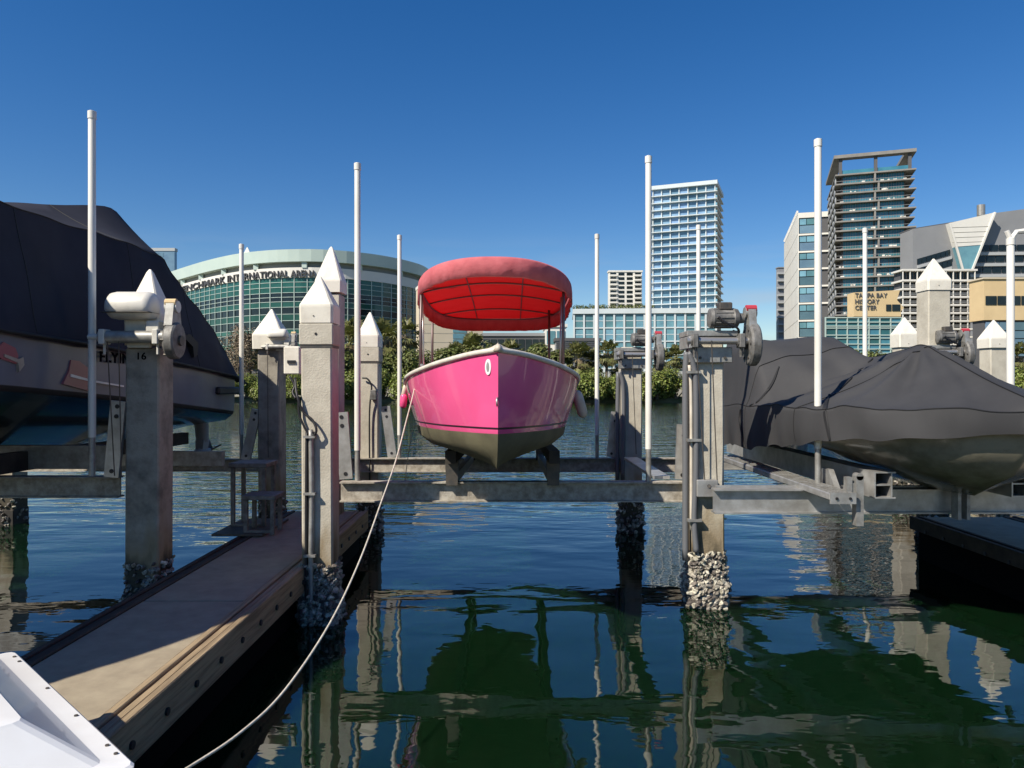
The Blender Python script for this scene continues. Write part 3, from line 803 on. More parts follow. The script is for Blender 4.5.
# ------------------------------------------------------------------ trees on the far bank
def palm_proto(seed, hgt, dead):
    rr = random.Random(seed)
    root = thing('cabbage_palm', 'palm', 'palm', (0, 0, 0))
    q = MB(); lean = rr.uniform(-.4, .4)
    q.tube([(lean * t * t, 0, hgt * t) for t in (0, .25, .5, .75, 1)], [.26, .2, .18, .19, .2], 8)
    q.build('trunk', M['bark'], root, local=True, smooth=True)
    q = MB(); q.open = True
    top = Vector((lean, 0, hgt))
    for i in range(52):
        az = rr.uniform(0, 6.283); el = rr.uniform(-1.15, .9) if i % 3 else rr.uniform(.2, 1.5)
        d = Vector((math.cos(az) * math.cos(el), math.sin(az) * math.cos(el), math.sin(el)))
        base = top + d * .1; hub = top + d * rr.uniform(.9, 1.5) - Vector((0, 0, .1))
        side = d.cross(Vector((0, 0, 1))).normalized(); upv = side.cross(d)
        q.add([base - side * .03, base + side * .03, hub + side * .03, hub - side * .03], [(0, 1, 2, 3)])
        for k in range(11):
            a = lerp(-1.25, 1.25, k / 10)
            dd = (d * math.cos(a) + side * math.sin(a) + upv * .1).normalized()
            ln = rr.uniform(.95, 1.35) * (1 - abs(a) * .15)
            m1 = hub + dd * ln * .6; m2 = hub + dd * ln - Vector((0, 0, rr.uniform(.15, .45)))
            sd = dd.cross(upv).normalized() * .10
            q.add([hub, m1 - sd, m1 + sd], [(0, 1, 2)]); q.add([m1 - sd, m2, m1 + sd], [(0, 1, 2)])
    q.build('crown', M['palmleaf'], root, local=True)
    if dead:
        q = MB(); q.open = True
        for i in range(170):
            az = rr.uniform(0, 6.283); r = rr.uniform(.25, 1.0)
            p = top + Vector((math.cos(az) * r, math.sin(az) * r, rr.uniform(-1.7, -.1)))
            sd = Vector((-math.sin(az), math.cos(az), 0)) * .12
            e = p + Vector((math.cos(az) * .12, math.sin(az) * .12, -rr.uniform(.5, .9)))
            q.add([p - sd, p + sd, e], [(0, 1, 2)])
        q.build('dry_skirt', M['deadfrond'], root, local=True)
    return root
def bush_proto(name, seed, wdt, hgt, leafm, n, cat, size=.2):
    rr = random.Random(seed)
    root = thing(name, cat, cat, (0, 0, 0))
    cs, rs = [], []
    for i in range(20):
        a = rr.uniform(0, 6.283); r = wdt * .5 * math.sqrt(rr.random()) * .8
        z = hgt * rr.uniform(.15, .85) * (1 - .25 * (r / (wdt * .5)) ** 2)
        rad = rr.uniform(.14, .25) * wdt
        cs.append((math.cos(a) * r, math.sin(a) * r * .7, max(z, rad * .5))); rs.append(min(rad, hgt * .34))
    q = MB()
    for i in range(7):
        c = cs[i]; q.tube([(rr.uniform(-.3, .3), rr.uniform(-.2, .2), -.2), (c[0] * .5, c[1] * .5, c[2] * .45), (c[0], c[1], c[2])], [.12, .07, .03], 6)
    q.build('trunk', M['bark'], root, local=True)
    leaf_cloud(cs, rs, n, size, rr).build('crown', leafm, root, local=True)
    return root
palms = [palm_proto(21, 5.2, True), palm_proto(22, 6.4, True), palm_proto(23, 4.2, True)]
bushes = [bush_proto('mangrove_bush', 31, 6.5, 3.6, M['leaf'], 9000, 'bush', .16), bush_proto('mangrove_bush', 32, 5.2, 3.0, M['leaf'], 7000, 'bush', .16)]
trees = [bush_proto('broadleaf_tree', 41, 6.5, 6.0, M['leafdark'], 9000, 'tree', .19), bush_proto('broadleaf_tree', 42, 5.0, 5.0, M['leafdark'], 7500, 'tree', .19)]
bare = bush_proto('dry_tree', 51, 5.0, 7.0, M['drytwig'], 3400, 'tree', .11)
usedp = set()
def place(protos, i, px, top, Y, label, grp, natural):
    """put a copy so that its top shows at this height"""
    p = protos[i % len(protos)]
    zt_ = Z(top, Y); sc = (zt_ - 0.6) / natural[i % len(protos)]
    o = dup(p, (X(px, Y), Y, 0.6), rnd.uniform(0, 6.28), sc, label, grp)
    return o
tn = [6.9, 8.1, 5.9]
palm_spots = [
    (250, 336, 100, 'palm behind the thin pole beside the navy boat cover tip'),
    (262, 345, 98, 'low palm half hidden by the capped piling with the white motor'),
    (352, 322, 98, 'palm between the tall twin pilings and the small cap'),
    (386, 322, 100, 'slim palm just right of the lone capped piling'),
    (408, 319, 108, 'tallest palm standing against the arena glass edge'),
    (474, 336, 98, 'palm rising above the left rail of the pink bow'),
    (458, 344, 96, 'short palm against the beige stone hall'),
    (513, 340, 98, 'palm just right of the pink bow tip'),
    (576, 344, 94, 'shaggy palm with dry skirt right of the canopy posts'),
    (590, 350, 96, 'smaller shaggy palm right behind the thin pole'),
    (606, 341, 94, 'broad shaggy palm between the thin pole and the far winch'),
    (618, 352, 97, 'stubby palm directly left of the far winch'),
    (660, 350, 97, 'palm hidden partly by the far winch gear'),
    (675, 346, 94, 'palm close to the left edge of the near winch piling'),
    (835, 346, 96, 'palm crown peeking over the charcoal cover beside the glazed museum base'),
    (1016, 344, 96, 'palm crown beyond the stout white cap at the far right'),
]
for i, (px, top, Y, lab) in enumerate(palm_spots):
    place(palms, i, px, top, Y, lab, 'palms on the far bank', tn)
tree_spots = [
    (206, 372, 92, 'dark tree under the slope of the navy cover'), (300, 352, 99, 'dark tree hidden behind the twin capped pilings'),
    (345, 346, 93, 'dark tree between the near piling and the white pole'), (390, 350, 93, 'dark tree right of the small capped piling'),
    (418, 345, 94, 'leafy tree behind the left canopy post'), (442, 343, 95, 'leafy tree before the beige hall wall'),
    (470, 340, 97, 'round leafy tree above the pink boat rail'), (492, 340, 97, 'dark leafy tree directly behind the bow tip'),
    (530, 338, 97, 'wide dark tree right of the bow tip'), (548, 345, 95, 'dark tree under the right end of the canopy'),
    (320, 350, 95, 'dark tree seen through the gap beside the near piling'),
    (845, 343, 92, 'brownish tree clump above the charcoal cover'), (862, 345, 93, 'small tree clump at the foot of the museum glass'), (880, 348, 93, 'tree clump left of the two white piling caps'),
]
tt = [5.6, 4.7]
for i, (px, top, Y, lab) in enumerate(tree_spots):
    place(trees, i, px, top, Y, lab, 'leafy trees on the far bank', tt)
for px, top, Y, lab in ((232, 322, 96, 'pale brown dry tree behind the thin pole by the navy cover'), (240, 338, 92, 'low brown dry bush tree at the tip of the navy cover')):
    place([bare], 0, px, top, Y, lab, 'dry trees on the far bank', [6.5])
bt = [3.4, 2.85]
bush_px = [(198, 384), (222, 378), (246, 376), (272, 378), (296, 376), (318, 376), (340, 372), (362, 374), (384, 372), (406, 374), (430, 372), (456, 370), (484, 372), (512, 370), (540, 372),
           (572, 374), (592, 372), (612, 376), (634, 374), (656, 371), (676, 372), (698, 373), (722, 374), (745, 374), (775, 374), (812, 372), (850, 374), (890, 372), (935, 374), (985, 372), (1030, 366), (150, 376), (100, 376)]
bl = ['beside the stern of the navy covered boat', 'under the dry brown tree', 'right behind the thin pole by the navy cover', 'behind the shaded piling with white motor', 'behind the near capped piling',
      'hidden behind the near capped piling', 'in the gap right of the near capped piling', 'behind the small capped piling', 'right of the small capped piling', 'at the left shoulder of the pink boat',
      'behind the left canopy post', 'above the left rail of the pink boat', 'behind the pink bow', 'behind the bow tip', 'above the right rail of the pink boat',
      'touching the grey fender of the pink boat', 'behind the thin pole right of the pink boat', 'left of the far winch piling', 'behind the far winch piling', 'just right of the tall white pole',
      'rounded and bright left of the near winch piling', 'behind the near winch piling', 'behind the left edge of the charcoal cover', 'wholly behind the charcoal cover', 'below the bright white side tower', 'below the balcony tower', 'below the museum lettering', 'below the striped block', 'beyond the stout tan piling', 'beyond the squat capped piling', 'under the museum wing', 'behind the navy boat hull', 'behind the near end of the navy boat hull']
for i, ((px, top), lab) in enumerate(zip(bush_px, bl)):
    place(bushes, i, px, top, 83.2 + (i % 3) * .8, 'green mangrove bush on the far bank ' + lab, 'mangrove bushes on the far bank', bt)
for pr in palms + bushes + trees + [bare]:
    for ch in list(pr.children): bpy.data.objects.remove(ch)
    bpy.data.objects.remove(pr)
mb = MB(); mb.box(-60, 60, 90.5, 91, 0.5, 1.9)
tag(mb.build('seawall', M['seawall']), 'low pale seawall behind the mangroves on the far bank', 'wall')

# ------------------------------------------------------------------ docks
def dock(root, x0, x1, y0, y1, lipl, lipr, joints, side=None, left=None, zf=.28):
    q = MB(); q.box(x0 + .002, x1 - .002, y0, y1, .38, .482); q.build('deck_board', M['darkwood'], root)
    ys = [y0] + joints + [y1]
    for a, b in zip(ys, ys[1:]):
        q = MB(); q.cbox(x0 + .004, x1 - .004, a + .010, b - .010, .491, .5, .003); q.build('deck_panel', M['deck'], root)
    for s_, xa, xb in ((0, x0 - lipl, x0), (1, x1, x1 + lipr)):
        wd = (xb - xa) / 3
        for k in range(3):
            q = MB()
            top = .512 - (.012 if k == 1 else 0)
            q.cbox(xa + k * wd + .004, xa + (k + 1) * wd - .004, y0, y1, zf, top, .006); q.build('side_timber', (left if s_ == 0 and left else side) or M['wood'], root)
    for k in range(int((y1 - y0) / .36)):
        yy = y0 + .2 + k * .36
        for xx, dr in ((x0 - lipl, -1), (x1 + lipr, 1)):
            q = MB(); q.tube([(xx + dr * -.01, yy, .385), (xx + dr * .008, yy, .385)], .021, 10); q.build('bolt', M['rubber'], root)
    q = MB(); q.box(x0 - lipl + .12, x1 + lipr - .12, y0, y1, -.25, zf - .001); q.build('float', M['void'], root)
fd = thing('finger_dock', 'narrow sandy finger dock with bolted timber edges beside the pink boat', 'dock', (-2.3, 5, 0))
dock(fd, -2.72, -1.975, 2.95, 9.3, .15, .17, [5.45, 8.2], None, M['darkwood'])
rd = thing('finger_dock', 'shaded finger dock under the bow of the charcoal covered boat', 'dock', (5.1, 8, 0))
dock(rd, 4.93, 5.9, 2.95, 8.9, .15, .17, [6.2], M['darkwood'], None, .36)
md = thing('main_dock', 'wide timber walkway joining both finger docks at their near ends', 'dock', (0, 2, 0))
q = MB(); q.box(-9, 9, .6, 2.93, .30, .5); q.build('deck_panel', M['deck'], md)
q = MB(); q.box(-9, 9, .7, 2.85, -.2, .299); q.build('float', M['darkwood'], md)

# steps standing on the dock edge
st = thing('dock_steps', 'two tier grey metal boarding step on the shaded dock edge', 'steps', (-2.9, 8.1, .5))
def step(x0, x1, y0, y1, zt_, n):
    q = MB(); q.cbox(x0, x1, y0, y1, zt_ - .05, zt_, .006); q.build('tread', M['greycast'], st)
    for xa in (x0 + .02, x1 - .06):
        for ya in (y0 + .02, y1 - .06):
            q = MB(); q.box(xa, xa + .04, ya, ya + .04, .515, zt_ - .052); q.build('leg', M['greycast'], st)
    q = MB(); q.box(x0 + .062, x1 - .062, y0 + .02, y0 + .05, .53, .56); q.build('brace', M['greycast'], st)
xa = X(228, 8.1)
step(xa, xa + .42, 8.1, 8.5, 1.23, 0)
step(xa + .27, xa + .63, 7.75, 8.08, .93, 1)
q = MB(); q.box(xa - .02, -2.6, 7.7, 8.6, .513, .535); q.build('base_plate', M['darksteel'], st)

# white dock box lid, bottom left
db = thing('dock_box', 'white fibreglass dock box with rimmed lid and raised panel', 'dock box', (-1.9, 2.5, .5))
c0 = Vector((-1.18, 2.33, 0)); e1 = Vector((-1.06, 1.0, 0)).normalized(); e2 = Vector((-1.0, -1.06, 0)).normalized()
def ring(z, i0, L1=1.46, L2=.9):
    a = c0 + e1 * i0 + e2 * i0; b = c0 + e1 * (L1 - i0) + e2 * i0
    c = c0 + e1 * (L1 - i0) + e2 * (L2 - i0); d = c0 + e1 * i0 + e2 * (L2 - i0)
    out = []
    cr = .03
    P4 = [a, b, c, d]
    for k in range(4):
        p, pr, nx = P4[k], P4[k - 1], P4[(k + 1) % 4]
        for s_ in (1, .5, 0):
            pass
        q1 = p + (pr - p).normalized() * cr; q2 = p + (nx - p).normalized() * cr; mid = p + ((pr - p).normalized() + (nx - p).normalized()) * cr * .3
        out += [Vector((q1.x, q1.y, z)), Vector((mid.x, mid.y, z)), Vector((q2.x, q2.y, z))]
    return out
q = MB(); q.loft([ring(.5, .06), ring(.84, .05)]); q.build('body', M['gel'], db, smooth=True, angle=30)
q = MB(); q.loft([ring(.84, .012), ring(.845, 0), ring(.893, 0), ring(.9, .008), ring(.902, .055), ring(.905, .075), ring(1.035, .24), ring(1.045, .25), ring(1.05, .30)]); q.build('lid', M['gel'], db, smooth=True, angle=12)
for t_ in (.12, .2, .52, .87, 1.28, 1.36):
    c = c0 + e1 * t_ + e2 * .024
    q = MB(); q.tube([(c.x, c.y, .901), (c.x, c.y, .905)], .007, 8); q.build('screw', M['darksteel'], db)

# ------------------------------------------------------------------ pilings
def crust(root, x, Y, w_, n, zc, seed, top=.42):
    rr = random.Random(seed); q = MB()
    for _ in range(n):
        side = rr.random()
        z = lerp(-.08, top + .10, rr.random() ** 1.25)
        if math.sin(side * 37 + z * 13) + rr.random() < -.35: continue
        if side < .5: p = Vector((x + rr.uniform(-w_ / 2, w_ / 2), Y, z)); nn = Vector((0, -1, 0))
        elif side < .75: p = Vector((x - w_ / 2, Y + rr.uniform(0, w_), z)); nn = Vector((-1, 0, 0))
        else: p = Vector((x + w_ / 2, Y + rr.uniform(0, w_), z)); nn = Vector((1, 0, 0))
        s_ = rr.uniform(.010, .034) * (1.25 if z < .25 else .85)
        ax = (nn * rr.uniform(.3, 1) + Vector((rr.uniform(-1, 1), rr.uniform(-1, 1), rr.uniform(-1, 1))) * .7).normalized()
        b1 = ax.orthogonal().normalized(); b2 = ax.cross(b1)
        p = p + nn * s_ * .4
        rings = []
        for tt_, rad in ((-.9, .35), (-.35, 1.0), (.35, .85), (1.0, .3)):
            rings.append([p + ax * (tt_ * s_ * 1.35) + (b1 * math.cos(a_) + b2 * math.sin(a_) * .65) * (s_ * rad * rr.uniform(.75, 1.2)) for a_ in [i * 1.2566 for i in range(5)]])
        q.loft(rings)
    tag(q.build('oyster_crust', M['shell'], root), kind='stuff')
    # dark slimed sleeve under the shells
    q = MB(); g = .008
    q.cbox(x - w_ / 2 - g, x + w_ / 2 + g, Y - g, Y + w_ + g, -.6, top * .55, .01); q.build('tide_band', M['darkwood'], root)

def piling(label, x, Y, w_, ztop, capw=None, tip=None, shoulder=None, capz=None, collar=None, shells=0, seed=1, grp=None, pm='concrete'):
    root = thing('concrete_piling', label, 'piling', (x, Y + w_ / 2, 0), grp)
    q = MB(); q.cbox(x - w_ / 2, x + w_ / 2, Y, Y + w_, -1.6, ztop, .014); q.build('post', M[pm], root)
    cy = Y + w_ / 2
    if tip:
        g = capw / 2
        def rg(z, r): 
            c = .02 if r > .05 else r * .3
            return [(x - r + c, cy - r, z), (x + r - c, cy - r, z), (x + r, cy - r + c, z), (x + r, cy + r - c, z), (x + r - c, cy + r, z), (x - r + c, cy + r, z), (x - r, cy + r - c, z), (x - r, cy - r + c, z)]
        q = MB(); q.loft([rg(capz, g * .985), rg(shoulder - .02, g), rg(shoulder, g * .985), rg(tip - .03, .026), rg(tip, .008)]); q.build('cap', M['cap'], root)
        q = MB()
        for dx_ in (-.02,):
            q.tube([(x + dx_, cy - g - .004, capz + .06), (x + dx_, cy - g + .01, capz + .06)], .006, 6)
        q.build('screw', M['darksteel'], root)
        if collar:
            q = MB(); q.cbox(x - g * .99, x + g * .99, cy - g * .99, cy + g * .99, collar, capz - .006, .008); q.build('collar', M['concrete'], root)
            q = MB(); q.tube([(x, cy - g - .003, (collar + capz) / 2), (x, cy - g + .01, (collar + capz) / 2)], .012, 8); q.build('bolt', M['rubber'], root)
            q = MB(); q.box(x - w_ / 2 - .004, x + w_ / 2 + .004, cy - w_ / 2 - .004, cy + w_ / 2 + .004, collar - .022, collar - .001); q.build('seam', M['darksteel'], root)
    if shells: crust(root, x, Y, w_, shells, 0, seed)
    lr = random.Random(seed * 7); root.rotation_euler = (R(lr.uniform(-.25, .25)), R(lr.uniform(-.35, .35)), R(lr.uniform(-1.2, 1.2)))
    return root
W = .295
p1 = piling('capped concrete piling with conduit at the dock edge left of the pink boat', -1.70, 6.45, .27, 2.6, .298, 3.06, 2.795, 2.635, 2.44, 1200, 1)
p2 = piling('taller capped piling directly behind the conduit piling', X(327.5, 9), 9, .28, 3.2, .33, 3.80, 3.37, 3.22, None, 60, 2)
p3 = piling('capped piling at the far left corner of the pink boat lift', X(367.5, 10.56), 10.56, W, 2.7, .32, 3.14, 2.80, 2.63, 2.42, 260, 3)
p4 = piling('shaded piling with a white cap and small white motor behind the steps', X(269, 10.1), 10.1, .30, 2.6, .42, 3.14, 2.78, 2.58, None, 260, 4, None, 'grimy_shade')
p0 = piling('shaded piling with a big white motor and the black number 16', X(141, 6.5), 6.5, W, 2.42, .32, 3.13, 2.72, 2.44, None, 420, 5, None, 'grimy_shade')
p5 = piling('uncapped winch piling with grey hoses and oyster shells right of the pink boat', X(709.5, 6.93), 6.93, W, 2.60, None, shells=1250, seed=6)
p6 = piling('uncapped winch piling at the far right corner of the pink boat lift', X(632, 10.4), 10.4, W, 2.62, None, shells=300, seed=7)
p7 = piling('stout tan piling with a broad white cap behind the charcoal cover', X(939, 9.9), 9.9, .30, 3.4, .33, 3.80, 3.50, 3.36, None, 200, 8)
p8 = piling('piling with squat white cap at the right end of the charcoal cover', X(1000, 12.2), 12.2, .30, 2.8, .36, 3.17, 2.86, 2.70, None, 200, 9)
p9 = piling('piling with white cap just left of the stout tan piling', X(909, 13.2), 13.2, .30, 2.9, .36, 3.30, 3.0, 2.76, None, 200, 10)
p10 = piling('dark piling standing under the bow end of the navy covered boat', X(2, 11), 11, .34, 1.6, None, shells=100, seed=11)

# piling number
text_mb('16', 1.0, .004, lambda u, v, d: (lerp(X(137, 6.5), X(145.5, 6.5), u), 6.494 - d, Z(359.5, 6.5) + v * .088)).build('lettering', M['black'], p0)

# conduits on the near pilings
def conduit(root, pts_, r, m, name='conduit', n=8):
    q = MB(); q.tube(spline(pts_, n), r, 8); return q.build(name, m, root, smooth=True)
yf = 6.45 - .03
conduit(p1, [P(311.5, 430, yf), P(312, 500, yf), P(311, 560, yf), P(311, 640, yf)], .022, M['galv'])
conduit(p1, [P(307.5, 432, yf + .01), P(306.5, 520, yf + .01), P(306, 620, yf + .01)], .014, M['rubber'], 'cable')
conduit(p1, [P(296, 378, yf + .1), P(298, 396, yf), P(304, 412, yf), P(313, 420, yf - .01), P(317, 430, yf - .03), P(314, 436, yf - .02), P(312, 430, yf)], .011, M['rubber'], 'cable')
conduit(p1, [P(299, 396, yf), P(300, 414, yf), P(305, 427, yf), P(309, 434, yf)], .010, M['rubber'], 'cable')
for yy in (437, 494, 556):
    q = MB(); q.box(X(304, 6.4), X(315.5, 6.4), 6.385, 6.448, Z(yy, 6.4) - .01, Z(yy, 6.4) + .01); q.build('clamp', M['galv'], p1)
# power box on its shaded side
q = MB(); q.cbox(X(288, 7.4), X(301, 7.3), 7.3, 7.42, Z(374, 7.3), Z(346, 7.3), .01); q.build('junction_box', M['cap'], p1)
q = MB(); q.box(X(292, 7.4), X(297, 7.3), 7.285, 7.299, Z(363, 7.3), Z(360, 7.3)); q.build('latch', M['rubber'], p1)
conduit(p1, [P(291, 376, 7.3), P(296, 385, 7.28), P(294, 392, 7.25), P(297, 398, 7.2)], .012, M['rubber'], 'cable')
yf = 6.93 - .03
conduit(p5, [P(691, 352, yf), P(696.5, 372, yf), P(697.5, 400, yf), P(697, 470, yf), P(695, 520, yf), P(697, 552, yf - .01)], .028, M['hose'])
conduit(p5, [P(688.5, 352, yf + .1), P(687, 380, yf + .1), P(686.5, 470, yf + .1), P(686, 560, yf + .1)], .032, M['hose'])
conduit(p5, [P(691, 365, yf + .03), P(692.5, 400, yf + .02), P(692, 530, yf + .02)], .016, M['cream'])
for yy in (372, 440, 520):
    q = MB(); q.box(X(688, 6.9), X(702, 6.9), 6.865, 6.928, Z(yy, 6.9) - .012, Z(yy, 6.9) + .012); q.build('clamp', M['galv'], p5)
conduit(p6, [P(620, 372, 10.37), P(623.5, 385, 10.37), P(624, 420, 10.37), P(623, 480, 10.37)], .030, M['hose'])
conduit(p6, [P(618.5, 372, 10.45), P(617.8, 420, 10.45), P(617.5, 480, 10.45)], .03, M['hose'])
# socket and cable on the far left piling
q = MB(); q.cbox(X(370, 10.5), X(376, 10.5), 10.47, 10.55, Z(400, 10.5), Z(390, 10.5), .008); q.build('junction_box', M['greycast'], p3)
conduit(p3, [P(362, 378, 10.52), P(367, 379, 10.5), P(371, 386, 10.5), P(370, 398, 10.5), P(369, 420, 10.52), P(369.5, 480, 10.52)], .012, M['rubber'], 'cable')

# ------------------------------------------------------------------ winches
def winch(label, x, Y, z, sc=1.0, cable_to=None, white=False, cover=False):
    """drum shaft, bearings, motor and gear housing; x,Y = centre of the piling's front face, z = shaft height"""
    root = thing('lift_winch', label, 'winch', (x, Y, z), 'winches on top of the pilings')
    c1 = M['whitepaint'] if white else M['greycast']; c2 = M['whitepaint'] if white else M['alu']
    def V(a, b, c): return (x + a * sc, Y + b * sc, z + c * sc)
    def bx(a0, a1, b0, b1, c0_, c1_, nm, m, par=root, ch=.006):
        q = MB(); q.cbox(x + a0 * sc, x + a1 * sc, Y + b0 * sc, Y + b1 * sc, z + c0_ * sc, z + c1_ * sc, ch * sc); return q.build(nm, m, par)
    if not cover:
        bx(-.20, .20, -.05, -.006, -.20, -.055, 'mounting_plate', M['galv'])
        bx(-.22, .27, -.05, .30, .045, .10, 'top_channel', M['galv'])
        bx(-.22, -.19, -.13, .28, -.07, .043, 'side_plate', c2)
        q = MB()
        for a in (-.10, .13): q.tube([V(a, -.052, -.155), V(a, -.062, -.155)], .014 * sc, 6)
        q.build('bolt', M['darksteel'], root)
    else:
        bx(-.10, .10, -.05, -.006, -.09, -.03, 'mounting_plate', c2)
    q = MB(); q.tube([V(-.30 if cover else -.24, -.11, 0), V(.33, -.11, 0)], (.055 if cover else .034) * sc, 14); sh = q.build('shaft', M['tube'] if not cover else M['galv'], root, smooth=True, angle=40)
    for a in ((-.26, .20) if cover else (-.17, .26)):
        b_ = bx(a - .025, a + .025, -.17, -.05, -.065, .065, 'bearing', c1)
        q = MB(); q.tube([V(a, -.11, -.06), V(a, -.11, -.15)], .012 * sc, 6); q.tube([V(a - .035, -.11, 0), V(a + .035, -.11, 0)], .05 * sc, 10); q.build('bolt', c1, b_)
    if cover: 
        q = MB(); q.tube([V(-.40, -.11, 0), V(-.3, -.11, 0)], .022 * sc, 8); q.build('shaft_end', M['whitepaint'], root)
    # gear housing: a big wheel cover, with a neck up to the motor
    gx = .36 if not cover else .30
    pro = []
    for i in range(28):
        a = 2 * math.pi * i / 28; r = .14 if cover else .175
        pro.append((Y + (-.06 + math.cos(a) * r * 1.0) * sc, z + (-.03 + math.sin(a) * r * 1.15) * sc))
    q = MB()
    def rgx(xx, s_): 
        cyy = Y - .06 * sc; czz = z - .03 * sc
        return [(xx, cyy + (p[0] - cyy) * s_, czz + (p[1] - czz) * s_) for p in pro]
    q.loft([rgx(x + (gx - .035) * sc, .5), rgx(x + (gx - .03) * sc, .9), rgx(x + (gx - .012) * sc, 1.0), rgx(x + (gx + .05) * sc, 1.0), rgx(x + (gx + .065) * sc, .92), rgx(x + (gx + .068) * sc, .4)])
    gh_ = q.build('gear_housing', M['greycast'] if white else M['greycast'], root, smooth=True, angle=35)
    q = MB(); q.tube([V(gx - .05, -.06, -.03), V(gx + .09, -.06, -.03)], .045 * sc, 12); q.build('hub', M['darksteel'], gh_)
    q = MB()
    for k in range(6):
        a = k * 1.047; q.tube([V(gx - .04, -.06 + .13 * math.cos(a), -.03 + .145 * math.sin(a)), V(gx - .008, -.06 + .13 * math.cos(a), -.03 + .145 * math.sin(a))], .012 * sc, 6)
    q.build('bolt', M['darksteel'], gh_)
    q = MB(); q.prismx([(Y - .15 * sc, z + .1 * sc), (Y + .04 * sc, z + .1 * sc), (Y + .0 * sc, z + .30 * sc), (Y - .11 * sc, z + .30 * sc)], x + (gx - .03) * sc, x + (gx + .04) * sc)
    nk = q.build('gear_neck', M['galv'], root)
    q = MB(); q.tube([V(gx - .05, -.055, .265), V(gx + .055, -.055, .265)], .052 * sc, 14); pl_ = q.build('worm_gear', c1 if white else M['galv'], root, smooth=True, angle=40)
    q = MB(); q.tube([V(gx - .045, -.08, .30), V(gx + .05, -.08, .30)], .034 * sc, 10); q.build('gear_cap', M['red'] if not white else M['tan'], root)
    # motor
    if cover:
        rings = []
        for t_, r in ((-.255, .03), (-.24, .085), (-.21, .115), (-.16, .125), (.10, .125), (.14, .115), (.16, .08)):
            rings.append([V(t_, -.06 + math.cos(i * math.pi / 12) * r * 1.08, .262 + math.sin(i * math.pi / 12) * r * 1.08 * (1.0 if math.sin(i * math.pi / 12) > -.3 else .82)) for i in range(24)])
        q = MB(); q.loft(rings); mt_ = q.build('motor_cover', M['whitepaint'], root, smooth=True, angle=50)
        bx(-.252, .162, -.198, .075, .205, .214, 'cover_seam', M['darksteel'])
        bx(.10, .21, -.12, .04, .02, .14, 'motor_bracket', c2)
    else:
        rings = []
        for t_, r in ((-.02, .06), (-.01, .088), (.02, .095), (.03, .088), (.20, .088), (.21, .096), (.25, .085), (.27, .05), (.31, .045)):
            rings.append([V(t_, -.03 + math.cos(i * math.pi / 10) * r, .215 + math.sin(i * math.pi / 10) * r) for i in range(20)])
        q = MB(); q.loft(rings); mt_ = q.build('motor', c1, root, smooth=True, angle=40)
        q = MB(); q.cbox(*[v for pr in zip(V(.07, -.09, .29), V(.19, .03, .36)) for v in pr], .008); q.build('junction_box', M['darksteel'], mt_)
        q = MB()
        for i in range(12):
            a = i * math.pi / 6; q.box(x + .035 * sc, x + .195 * sc, Y + (-.03 + math.cos(a) * .091) * sc - .004, Y + (-.03 + math.cos(a) * .091) * sc + .004, z + (.215 + math.sin(a) * .091) * sc - .004, z + (.215 + math.sin(a) * .091) * sc + .004)
        q.build('cooling_rib', c1, mt_)
        q = MB(); q.tube(spline([V(.05, -.13, .22), V(.12, -.15, .16), V(.22, -.12, .12), V(.26, -.05, .08), V(.22, 0, .10)], 6), .011 * sc, 6); q.build('cable', M['rubber'], mt_)
    if cable_to:
        for a, zt_, b2 in cable_to:
            q = MB(); q.tube([V(a, -.145, 0), (x + b2 * sc, Y - .06, zt_)], .0055, 6); q.build('wire_cable', M['darksteel'], root)
    return root
winch('grey electric winch on top of the oyster crusted piling right of the pink boat', X(709.5, 6.93), 6.93, Z(341, 6.85), 1.0, [(-.02, 1.2, .055), (-.16, 1.2, -.06)])
winch('grey electric winch on the far piling behind the tall white pole', X(632, 10.4), 10.4, Z(354.5, 10.3), .98, [(-.02, 1.12, .05)])
winch('white covered winch on the shaded piling numbered 16', X(141, 6.5), 6.5, Z(337, 6.4), 1.0, [(-.22, 1.3, -.2), (-.12, 1.3, -.14)], True, True)
winch('small white winch on the shaded piling behind the steps', X(281, 10.1), 10.1, Z(347, 10.1), .62, [(-.25, 1.1, -.25)], True, True)
winch('small grey winch peeking over the charcoal cover before the stout tan piling', X(936, 9.9), 9.9, Z(352, 9.8), .95)

# ------------------------------------------------------------------ boat lifts
def ibeam(root, x0, x1, y, ztop, hgt, fl=.13, name='cross_beam', m=None):
    q = MB()
    q.box(x0, x1, y, y + fl, ztop - .014, ztop); q.box(x0, x1, y, y + fl, ztop - hgt, ztop - hgt + .014)
    q.box(x0, x1, y + fl / 2 - .008, y + fl / 2 + .008, ztop - hgt + .014, ztop - .014)
    return q.build(name, m or M['beam'], root)
def pole(root, px, Y, ytop, ybot, r=.033, fitting=False):
    x = X(px, Y)
    q = MB(); zt_, zb_ = Z(ytop, Y), Z(ybot, Y)
    q.tube([(x, Y, zb_ + .34), (x, Y, zt_ - .02), (x, Y, zt_)], [r, r * .96, r * .8], 14); p_ = q.build('guide_pole', M['pvc'], root, smooth=True, angle=50)
    q = MB(); q.tube([(x, Y, zb_), (x, Y, zb_ + .36)], r * .86, 12); q.build('pole_stub', M['galv'], p_, smooth=True, angle=40)
    q = MB(); q.tube([(x, Y, zt_ - .07), (x, Y, zt_ - .005)], r * 1.12, 14); q.build('pole_cap', M['pvc'], p_, smooth=True, angle=40)
    if fitting:
        q = MB(); q.tube([(x, Y, zt_ - .02), (x + .06, Y, zt_ + .06), (x + .14, Y, zt_ + .07)], .025, 8); q.tube([(x, Y, zt_ - .02), (x - .04, Y, zt_ + .07)], .025, 8); q.build('hook', M['pvc'], p_)
    return p_
